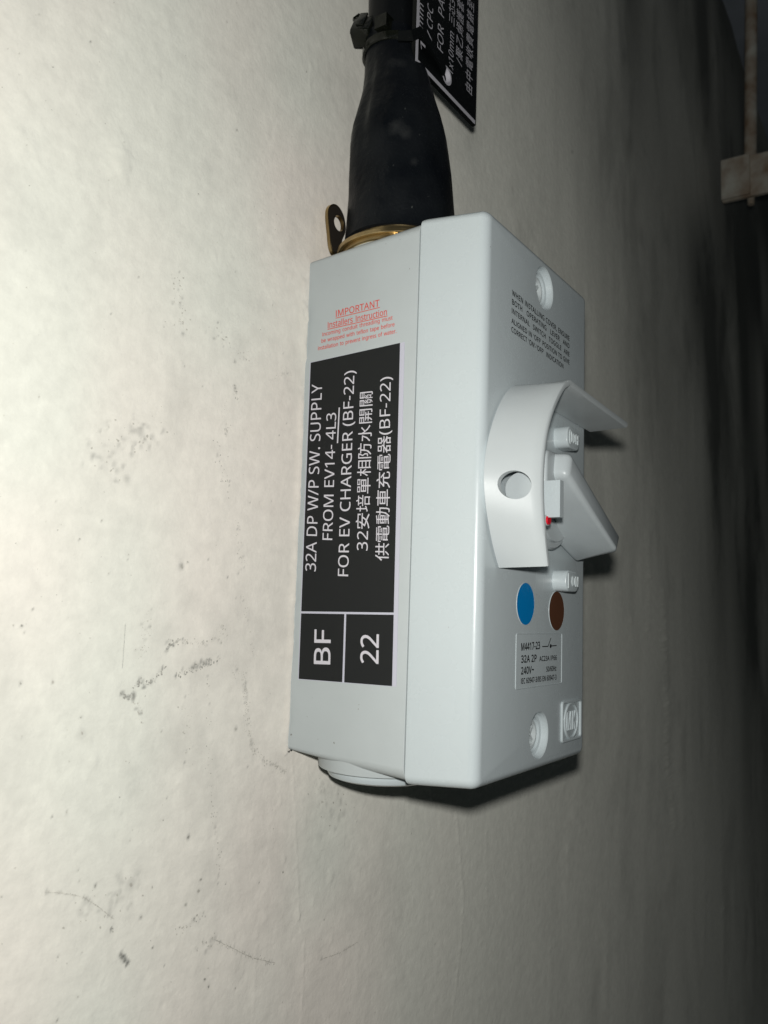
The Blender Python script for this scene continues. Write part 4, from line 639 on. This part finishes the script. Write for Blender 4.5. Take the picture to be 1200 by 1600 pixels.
# maker's badge: raised square, ring and letters
ba, bb, bc, bd = front(876.3, 1094.5), front(906.2, 1092.5), front(906.2, 1152), front(876, 1162)
bx0, bx1 = (ba.x + bd.x) / 2, (bb.x + bc.x) / 2; bz0, bz1 = (bc.z + bd.z) / 2, (ba.z + bb.z) / 2
bm = bmesh.new(); w_ = .8
ra = [rrect(bx0 + i, bx1 - i, bz0 + i, bz1 - i, max(1.2 - i * .5, .3), 5) for i in (0, .2, w_ - .2, w_)]
loft(bm, [[(p_[0], y, p_[1]) for p_ in r] for r, y in ((ra[0], -D + .1), (ra[0], -D - .45), (ra[1], -D - .65), (ra[2], -D - .65), (ra[3], -D - .45), (ra[3], -D + .1))], caps=False)
badge = bm_obj('maker_badge', bm, M_cover, box_t, 40)
mc = front(891.7, 1125.5); bm = bmesh.new(); lathe(bm, (mc.x, -D, mc.z), 1, [(5.9, .1), (5.9, -.35), (5.7, -.5), (5.35, -.5), (5.2, -.35), (5.2, .1)], 48)
bm_obj('badge_ring', bm, M_cover, badge, 40)
text('badge_letters', "MK", (mc.x - 3.8, -D, mc.z - 2.9), (mc.x + 3.8, -D, mc.z - 2.9), (mc.x - 3.8, -D, mc.z + 2.9), FN, .45, M_cover, badge, depth=.55)

# raised OFF and ON markers
for s1, s2, z0_, z1_ in (("O", "OFF", 99.6, 106.6), ("I", "ON", 54.0, 60.6)):
    bm = bmesh.new(); rblock(bm, 50.0, 60.4, z0_, z1_, -D + .2, -D - 4.7, 2.6, .5)
    mk = bm_obj('position_marker', bm, M_cover, box_t, 40, label='raised grey marker block reading ' + s1 + ' ' + s2)
    zc = (z0_ + z1_) / 2
    text('marker_lettering', s1, (51.2, -D - 4.7, zc - 2.3), (53.4 if s1 == 'O' else 51.9, -D - 4.7, zc - 2.3), (51.2, -D - 4.7, zc + 2.3), FN, .35, M_screw, mk, depth=.45)
    text('marker_lettering', s2, (54.3, -D - 4.7, zc - 1.6), (59.6, -D - 4.7, zc - 1.6), (54.3, -D - 4.7, zc + 1.6), FN, .3, M_screw, mk, depth=.4)

# ---- operating lever: hub, curved hood with padlock hole, blade handle
bm = bmesh.new(); lathe(bm, (42, -D, 80.5), 1, [(14.2, .3), (14.2, -2.6), (13.6, -3.4), (12.4, -3.6), (12.0, -3.4), (11.8, -4.4), (0.02, -4.4)], 72)
hub = bm_obj('lever_hub', bm, M_lever, box_t, 35)
bm = bmesh.new(); hb = -at(875, 780, 0, 18.5).y; box(bm, 18.5, 21.0, -hb, -D - 1, 73.3, 83.6); bevel(bm, .5, 3); bm_obj('lever_block', bm, M_cover, hub, 35)
bm = bmesh.new(); rc = at(857.5, 812.5, 1, -D - 11.6); cyl(bm, (rc.x, -D, rc.z), 1, 1.7, 1.6, -.5, -11.3, 24); bm_obj('indicator_pin', bm, M_lever, hub, 30)
bm = bmesh.new(); cyl(bm, (rc.x, -D, rc.z), 1, 1.35, 1.25, -11.2, -11.8, 24); bm_obj('red_dot', bm, M_reddot, hub, 0)
# hood: ruled strip between the curve at the cover and the free edge, 2 mm thick
h0, h1 = 0.5, 13.5
att = [(11.3, 58.9), (8.4, 63.0), (5.9, 67.5), (3.4, 73.2), (2.0, 78.0), (1.3, 82.5), (1.6, 87), (2.7, 91.5), (4.5, 96), (7.0, 100.6), (10.2, 105), (14.4, 109.2), (20, 112.6), (26, 113.5), (40, 113.3), (60, 113.0), (81.5, 112.7)]
fre = [(14.2, 59.5), (13.0, 63.3), (11.9, 67.3), (10.6, 72.5), (9.9, 77.2), (9.6, 82.0), (9.8, 86.5), (10.5, 91), (11.9, 95.8), (14.2, 100.6), (17.2, 105), (20.9, 109.2), (25.2, 113.0), (29.5, 115.1), (43, 114.6), (62, 113.9), (82, 113.2)]
def dense(P, k=4):
    out = []
    for i in range(len(P) - 1):
        p0 = Vector(P[max(i - 1, 0)]); p1 = Vector(P[i]); p2 = Vector(P[i + 1]); p3 = Vector(P[min(i + 2, len(P) - 1)])
        if i >= 12: p0, p3 = p1 - (p2 - p1) * .5, p2 + (p2 - p1) * .5
        for j in range(k):
            t = j / k
            out.append(0.5 * ((2 * p1) + (-p0 + p2) * t + (2 * p0 - 5 * p1 + 4 * p2 - p3) * t * t + (-p0 + 3 * p1 - 3 * p2 + p3) * t ** 3))
    return out + [Vector(P[-1])]
A_, F_ = dense(att), dense(fre)
def offs(P, d):
    out = []
    for i, p in enumerate(P):
        t = (P[min(i + 1, len(P) - 1)] - P[max(i - 1, 0)]).normalized(); out.append(p + Vector((t.y, -t.x)) * d)
    return out
th = 1.9
rows = []
Ai, Fi = offs(A_, th), offs(F_, th)
bm = bmesh.new()
nA = len(A_); ny = 7
def rowpt(P, Q, s, hh): p_ = P * (1 - s) + Q * s; return (p_.x, -D - hh, p_.y)
G = []
for i in range(nA):
    ring = []
    for k in range(ny): s_ = k / (ny - 1); ring.append(bm.verts.new(rowpt(A_[i], F_[i], s_ * .965 , h0 + (h1 - h0) * s_ * .965)))
    # rounded free edge
    o_, i_ = F_[i], Fi[i]
    for s_ in (.15, .5, .85): q_ = o_ * (1 - s_) + i_ * s_; ring.append(bm.verts.new((q_.x, -D - h1 - (.0 if s_ != .5 else .15), q_.y)))
    for k in range(ny): s_ = (1 - k / (ny - 1)) * .965; ring.append(bm.verts.new(rowpt(Ai[i], Fi[i], s_, h0 + (h1 - h0) * s_)))
    G.append(ring)
n_ = len(G[0])
for a_, b_ in zip(G, G[1:]):
    for k in range(n_): bm.faces.new((a_[k], a_[(k + 1) % n_], b_[(k + 1) % n_], b_[k]))
bm.faces.new(G[0][::-1]); bm.faces.new(G[-1])
hood = bm_obj('lever_hood', bm, M_hood, hub, 45)
# padlock hole through the strip
oc = at(801.5, 756.5, 1, -D - 7.4); bm = bmesh.new(); cyl(bm, (oc.x, oc.y, oc.z), 0, 3.85, 3.85, -6, 9, 40)
cutter = bm_obj('cut', bm, M_hood); boolean(hood, [cutter])
bm = bmesh.new(); cyl(bm, (11.8, oc.y + 1.0, oc.z - .2), 0, 4.6, 4.6, 0, 4, 40); bevel(bm, .4, 2, 60); bm_obj('lock_boss', bm, M_lever, hub, 30)
# the pale upper wall of the lever body, partly seen through that hole
bm = bmesh.new(); rblock(bm, 20, 32, 79, 93.2, -D - 1.5, -D - 10.5, 2.5, 1.0); bm_obj('lever_body', bm, M_lever, hub, 40)
# blade handle
def fh(u, v, h): p_ = front(u, v, h); return (p_.x, h, p_.z)
V_ = dict(a=(24.6, 6.5, 86.3), b=(25, 14.6, 86.0), c=(27.5, 15.0, 93.2), d=(24.6, 6.0, 93.6),
          D=fh(866, 848, .4), C=fh(899, 880.5, .3), T2=fh(967, 863, 18.6), T1=fh(970.5, 841, 13.0), E=(72, 0.3, 71))
bm = bmesh.new(); B_ = {k: bm.verts.new((x, -D - h, z)) for k, (x, h, z) in V_.items()}
for f in ('abcd', 'aDb', 'DCT2b', 'bT2T1c', 'cT1Ed', 'CET1T2', 'aDCEd'):
    names = []; i = 0
    while i < len(f):
        if f[i] == 'T': names.append(f[i:i + 2]); i += 2
        else: names.append(f[i]); i += 1
    bm.faces.new([B_[k] for k in names])
bmesh.ops.recalc_face_normals(bm, faces=bm.faces)
bmesh.ops.triangulate(bm, faces=[f for f in bm.faces if len(f.verts) > 4])
bevel(bm, 1.9, 4, 32)
bm_obj('lever_handle', bm, M_lever, hub, 50)

# ================================================================== CABLE WITH SLEEVE
cab = thing('armoured_cable', (GX, GY, 162), 'thick black cable in a tapered heat-shrink sleeve rising from the top of the switch box', 'cable')
def tube(bm, path, n=48, irr=0.0, seed=3, closed=True):
    """path = (x, y, z, r)"""
    r_ = random.Random(seed); rings = []
    ph = [r_.uniform(0, 6.28) for _ in range(6)]
    for x, y, z, r in path:
        ring = []
        for k in range(n):
            t = 2 * math.pi * k / n
            f = 1 + irr * (.5 * math.sin(2 * t + ph[0] + z * .05) + .35 * math.sin(3 * t + ph[1] - z * .09) + .25 * math.sin(5 * t + ph[2] + z * .13))
            if irr > .01:
                for t0, zc_, wt, wz, am in ((2.9, 208, .16, 16, -.05), (3.15, 210, .12, 15, .045), (2.6, 196, .3, 12, .03), (3.9, 214, .15, 10, -.035), (4.5, 205, .2, 14, -.04), (4.25, 222, .12, 8, .04), (3.4, 172, .25, 7, -.02), (4.9, 180, .3, 14, -.025), (2.3, 204, .15, 14, -.03)):
                    f += am * math.exp(-((t - t0) / wt) ** 2 - ((z - zc_) / wz) ** 2)
            ring.append((x + r * f * math.cos(t), y + r * f * math.sin(t), z))
        rings.append(ring)
    return loft(bm, rings, caps=closed)
prof = [(163.9, 17.5, 20.5, -21), (164.2, 18.0, 20.5, -21), (168, 17.8, 20.5, -21), (174, 17.5, 20.4, -21), (180, 17.1, 20.3, -20.8), (188, 16.8, 20.0, -20.4), (194, 16.4, 19.7, -20), (200, 16.0, 19.4, -19.6), (204, 15.4, 19.4, -19.3),
        (209, 14.3, 19.6, -19), (214, 13.0, 19.8, -18.6), (219, 11.8, 19.9, -18.3), (224, 10.9, 19.8, -17.8), (229, 10.2, 19.6, -17.2), (233, 9.7, 19.5, -16.6), (238, 9.5, 19.4, -16.1)]
path = []
for (z0_, r0, x0_, y0_), (z1_, r1, x1_, y1_) in zip(prof, prof[1:]):
    for k in range(4): t = k / 4; path.append((x0_ + (x1_ - x0_) * t, y0_ + (y1_ - y0_) * t, z0_ + (z1_ - z0_) * t, r0 + (r1 - r0) * t))
path.append((19.4, -16.1, 238, 9.5))
bm = bmesh.new(); tube(bm, path, 72, .018)
bm_obj('sleeve', bm, M_rubber, cab, 60)
bm = bmesh.new(); tube(bm, [(19.4 - .02 * k, -16.2 + .12 * k, 236 + 6 * k, 8.5) for k in range(0, 22)], 48, .006)
bm_obj('cable_core', bm, M_cable, cab, 60)
bm = bmesh.new(); lathe(bm, (GX, GY, 0), 2, [(16.7, 161.45), (16.7, 165.0), (15, 165.0), (15, 161.45)], 64, closed=True)
lathe(bm, (GX, GY, 0), 2, [(18.9, 158.5), (19.2, 158.7), (19.2, 159.9), (15, 159.9), (15, 158.5)], 64, closed=True); bm_obj('gland_collar', bm, M_brass, cab, 30)

# brass earth tag: washer under the gland with an upright lug by the wall
tagr = thing('earth_tag', (GX, GY, 161.2), 'brass earthing washer with upright drilled lug, under the black sleeve beside the wall', 'earth tag')
bm = bmesh.new(); lathe(bm, (GX, GY, 0), 2, [(16.8, 159.95), (20.3, 159.95), (20.5, 160.2), (20.5, 161.2), (20.3, 161.4), (16.8, 161.4)], 72, closed=True)
bm_obj('washer', bm, M_brass, tagr, 30)
EY = -3.4
def ear(u, v): return at(u, v, 1, EY)
outl = [(522.5, 397.5), (517, 385), (514.5, 362), (512.3, 338), (513.5, 325), (519, 319), (526, 320), (533, 328), (538.5, 342), (540, 360), (535, 374), (531, 392)]
P = [ear(*p_) for p_ in outl]
# smooth the outline (closed Catmull-Rom)
Q = []
for i in range(len(P)):
    p0, p1, p2, p3 = P[i - 1], P[i], P[(i + 1) % len(P)], P[(i + 2) % len(P)]
    for k in range(5):
        t = k / 5; Q.append(0.5 * ((2 * p1) + (-p0 + p2) * t + (2 * p0 - 5 * p1 + 4 * p2 - p3) * t * t + (-p0 + 3 * p1 - 3 * p2 + p3) * t ** 3))
bm = bmesh.new(); slab(bm, Q, 1, EY + 1.1, EY); lug = bm_obj('lug', bm, M_brass, tagr, 40)
ec = ear(529.5, 349); bm = bmesh.new(); cyl(bm, (ec.x, EY, ec.z), 1, 2.55, 2.55, -3, 3, 32); boolean(lug, [bm_obj('cut', bm, M_brass)])
bm = bmesh.new(); cen = sum(Q, Vector()) / len(Q); slab(bm, [cen + (p_ - cen) * .93 for p_ in Q], 1, EY - .02, EY - .1); face = bm_obj('lug_face', bm, M_brass_dim, tagr, 40)  # thin sheet over the lug, its dim reflection painted as dark colour
bm = bmesh.new(); cyl(bm, (ec.x, EY, ec.z), 1, 2.8, 2.8, -3, 3, 32); boolean(face, [bm_obj('cut', bm, M_brass)])

# ================================================================== ENGRAVED TAG
TY = -28.2
def tg(u, v): return at(u, v, 1, TY)
tag_t = thing('cable_tag', (40, TY, 222), 'black engraved plastic tag with white border and text, tied in front of the cable', 'tag')
c0, c1 = tg(648.5, 98), tg(743.5, 194)
tx0, tx1, tz0, tz1 = c0.x, c1.x, (c0.z + c1.z) / 2, 330.0
bm = bmesh.new(); box(bm, tx0, tx1, TY, TY + 1.6, tz0, tz1); tplate = bm_obj('plate', bm, M_tag, tag_t, 30)
hc = tg(698, 118); bm = bmesh.new(); cyl(bm, (hc.x, TY, hc.z), 1, 2.6, 2.6, -3, 3, 32); boolean(tplate, [bm_obj('cut', bm, M_tag)])
bm = bmesh.new(); lathe(bm, (hc.x, TY, hc.z), 1, [(2.62, 1.6), (2.62, 0.1), (3.3, -.04), (3.3, -.08), (2.55, -.08), (2.45, 1.6)], 32, closed=True); bm_obj('hole_rim', bm, M_tagcore, tag_t, 30)
bm = bmesh.new(); bw = 1.5
box(bm, tx0 + .1, tx0 + .1 + bw, TY - .05, TY + .02, tz0 + .1 + bw, tz1 - 1); box(bm, tx0 + .1, tx1 - .7, TY - .055, TY + .02, tz0 + .1, tz0 + .1 + bw * .95)
bm_obj('engraved_border', bm, M_tagcore, tag_t, 0)
def ttext(s, a, b_, t, **kw):
    # letters stand square to the long edge
    A, B, T_ = tg(*a), tg(*b_), tg(*t)
    A = Vector((A.x, TY, A.z)); B = Vector((A.x, TY, B.z)); hgt = abs(T_.x - A.x)
    return text('engraved_lettering', s, A, B, (A.x - hgt, TY, A.z + hgt * kw.pop('slant', .0)), FN, .06, M_tagcore, tag_t, **kw)
ttext("1", (664, 84), (664.8, 72), (656.5, 76), bold=0)
ttext("mm  3/C", (660.5, 46), (657, -45), (652.5, 38), bold=0, track=10)
ttext("/", (675, 66), (675, 55), (667, 58), bold=0)
ttext("CPC  FROM", (675.5, 48.5), (671, -60), (667, 41), bold=0, track=10)
ttext("FOR  PARKING", (692, 84), (689, -70), (683, 74), bold=0, track=10)
ttext("1x10mm  三芯3", (707.5, 119), (706, -2), (700, 110), bold=0, track=10, cjks=1.0)
ttext("/聚乙烯護套", (721.5, 105), (721.5, 2), (713, 96), bold=0, track=60, cjks=1.0)
ttext("由中電收費電錶至", (736.6, 149), (736.6, 1), (728, 141), track=60, cjks=1.0)

# ================================================================== CABLE TIE
tie = thing('cable_tie', (15, -10, 233), 'dark nylon cable tie with bulky head, strapping the tag to the black cable', 'cable tie')
bz = 232.6
bm = bmesh.new(); cx, cy, cr = 19.45, -16.7, 10.2
prof = [(cr - .3, -1.5), (cr + .2, -1.5), (cr + .5, -1.2), (cr + .3, 0), (cr + .5, 1.2), (cr + .2, 1.5), (cr - .3, 1.5), (cr - .6, 0)]
lathe(bm, (cx, cy, bz), 2, prof, 64, closed=True); bm_obj('band', bm, M_nylon, tie, 50)
# strap running over the tag to its hole
def ribbon(bm, pts, w, th_, nrm):
    n = Vector(nrm).normalized(); rings = []
    for i, p_ in enumerate(pts):
        t = (Vector(pts[min(i + 1, len(pts) - 1)]) - Vector(pts[max(i - 1, 0)])).normalized(); s_ = t.cross(n).normalized(); nn = s_.cross(t)
        p_ = Vector(p_); rings.append([p_ - s_ * w / 2, p_ + s_ * w / 2, p_ + s_ * w / 2 + nn * th_, p_ - s_ * w / 2 + nn * th_])
    loft(bm, rings)
sA = tg(641, 57); sB = tg(652, 52); sC = tg(671, 80); sD = tg(693, 112)
pts = [Vector((sA.x - 1.5, TY + 3.5, sA.z)), Vector((sA.x, TY - .3, sA.z)), Vector((sB.x, TY - .8, sB.z)), Vector(((sB.x + sC.x) / 2, TY - 1.1, (sB.z + sC.z) / 2)), Vector((sC.x, TY - 1.0, sC.z)), Vector(((sC.x + sD.x) / 2, TY - .6, (sC.z + sD.z) / 2)), Vector((sD.x - .4, TY - .1, sD.z)), Vector((sD.x + .3, TY + 2.0, sD.z - .6))]
bm = bmesh.new(); ribbon(bm, pts, 3.3, .9, (0, -1, 0)); bm_obj('strap', bm, M_tag, tie, 50)
# head
hcn = at(567, 51, 0, 12.5)
bm = bmesh.new(); hx_, hy_, hz_ = hcn
box(bm, hx_ - 3.5, hx_ + 3.0, hy_ - 4.0, hy_ + 3.0, hz_ - 3.8, hz_ + 3.8)
bmesh.ops.rotate(bm, cent=hcn, matrix=Matrix.Rotation(math.radians(24), 3, 'Y') @ Matrix.Rotation(math.radians(18), 3, 'Z'), verts=bm.verts)
bevel(bm, .7, 2); hd = bm_obj('head', bm, M_nylon, tie, 40)
bm = bmesh.new(); box(bm, hx_ - 4.1, hx_ - 3.3, hy_ - 1.6, hy_ + 1.2, hz_ - 1.8, hz_ + 4.6)
bmesh.ops.rotate(bm, cent=hcn, matrix=Matrix.Rotation(math.radians(24), 3, 'Y') @ Matrix.Rotation(math.radians(18), 3, 'Z'), verts=bm.verts)
bevel(bm, .25, 2); bm_obj('pawl', bm, M_nylon, hd, 40)
tl = at(556, 26, 0, 11); bm = bmesh.new(); ribbon(bm, [hcn + Vector((0, 0, 3)), (hcn + tl) / 2 + Vector((.5, 0, 1)), tl], 2.6, .9, (-.8, -.5, 0)); bm_obj('tail', bm, M_nylon, tie, 40)
bt = at(598, 36, 0, 9); bm = bmesh.new(); box(bm, bt.x - 1.2, bt.x + 3, bt.y - 2.2, bt.y + 2.4, bt.z - 2, bt.z + 2.4); bevel(bm, .8, 2); bm_obj('strap_knuckle', bm, M_nylon, tie, 40)

# ================================================================== STRUT AND HANGER ROD NEAR THE CEILING
strut = thing('support_channel', (600, -1, 440), 'pale rusty steel channel bracket sticking out of the dark wall', 'bracket')
xs = 600.0
bm = bmesh.new()
p0 = at(1128, 255, 0, xs); p1 = at(1130, 316, 0, xs)
zt, zb = 480, 440.5
box(bm, xs, xs + 4, -420, -1.2, zb, zt); box(bm, xs + 4, xs + 41, -420, -1.2, zt - 4, zt)
bevel(bm, .8, 2); bm_obj('channel', bm, M_steel, strut, 40)
bm = bmesh.new(); box(bm, xs - 3.5, xs - .3, -26, -1, zb + 1, zt + .6); bevel(bm, .8, 2); bm_obj('end_plate', bm, M_steel, strut, 40)
ry = -24.3
bm = bmesh.new(); cyl(bm, (xs + 12, ry, 0), 2, 3, 5, zb - 3, zt - 5, 12); bm_obj('rod_end', bm, M_steel, strut, 40)
bm = bmesh.new(); tube(bm, [(xs + 12, ry - .25 * k, zt + .1 + 12.1 * k, 5.6) for k in range(21)], 24)
rod = bm_obj('hanger_rod', bm, M_steel, None, 50); rod['label'] = 'thin pale rusty rod dropping from the ceiling to the steel bracket'; rod['category'] = 'rod'
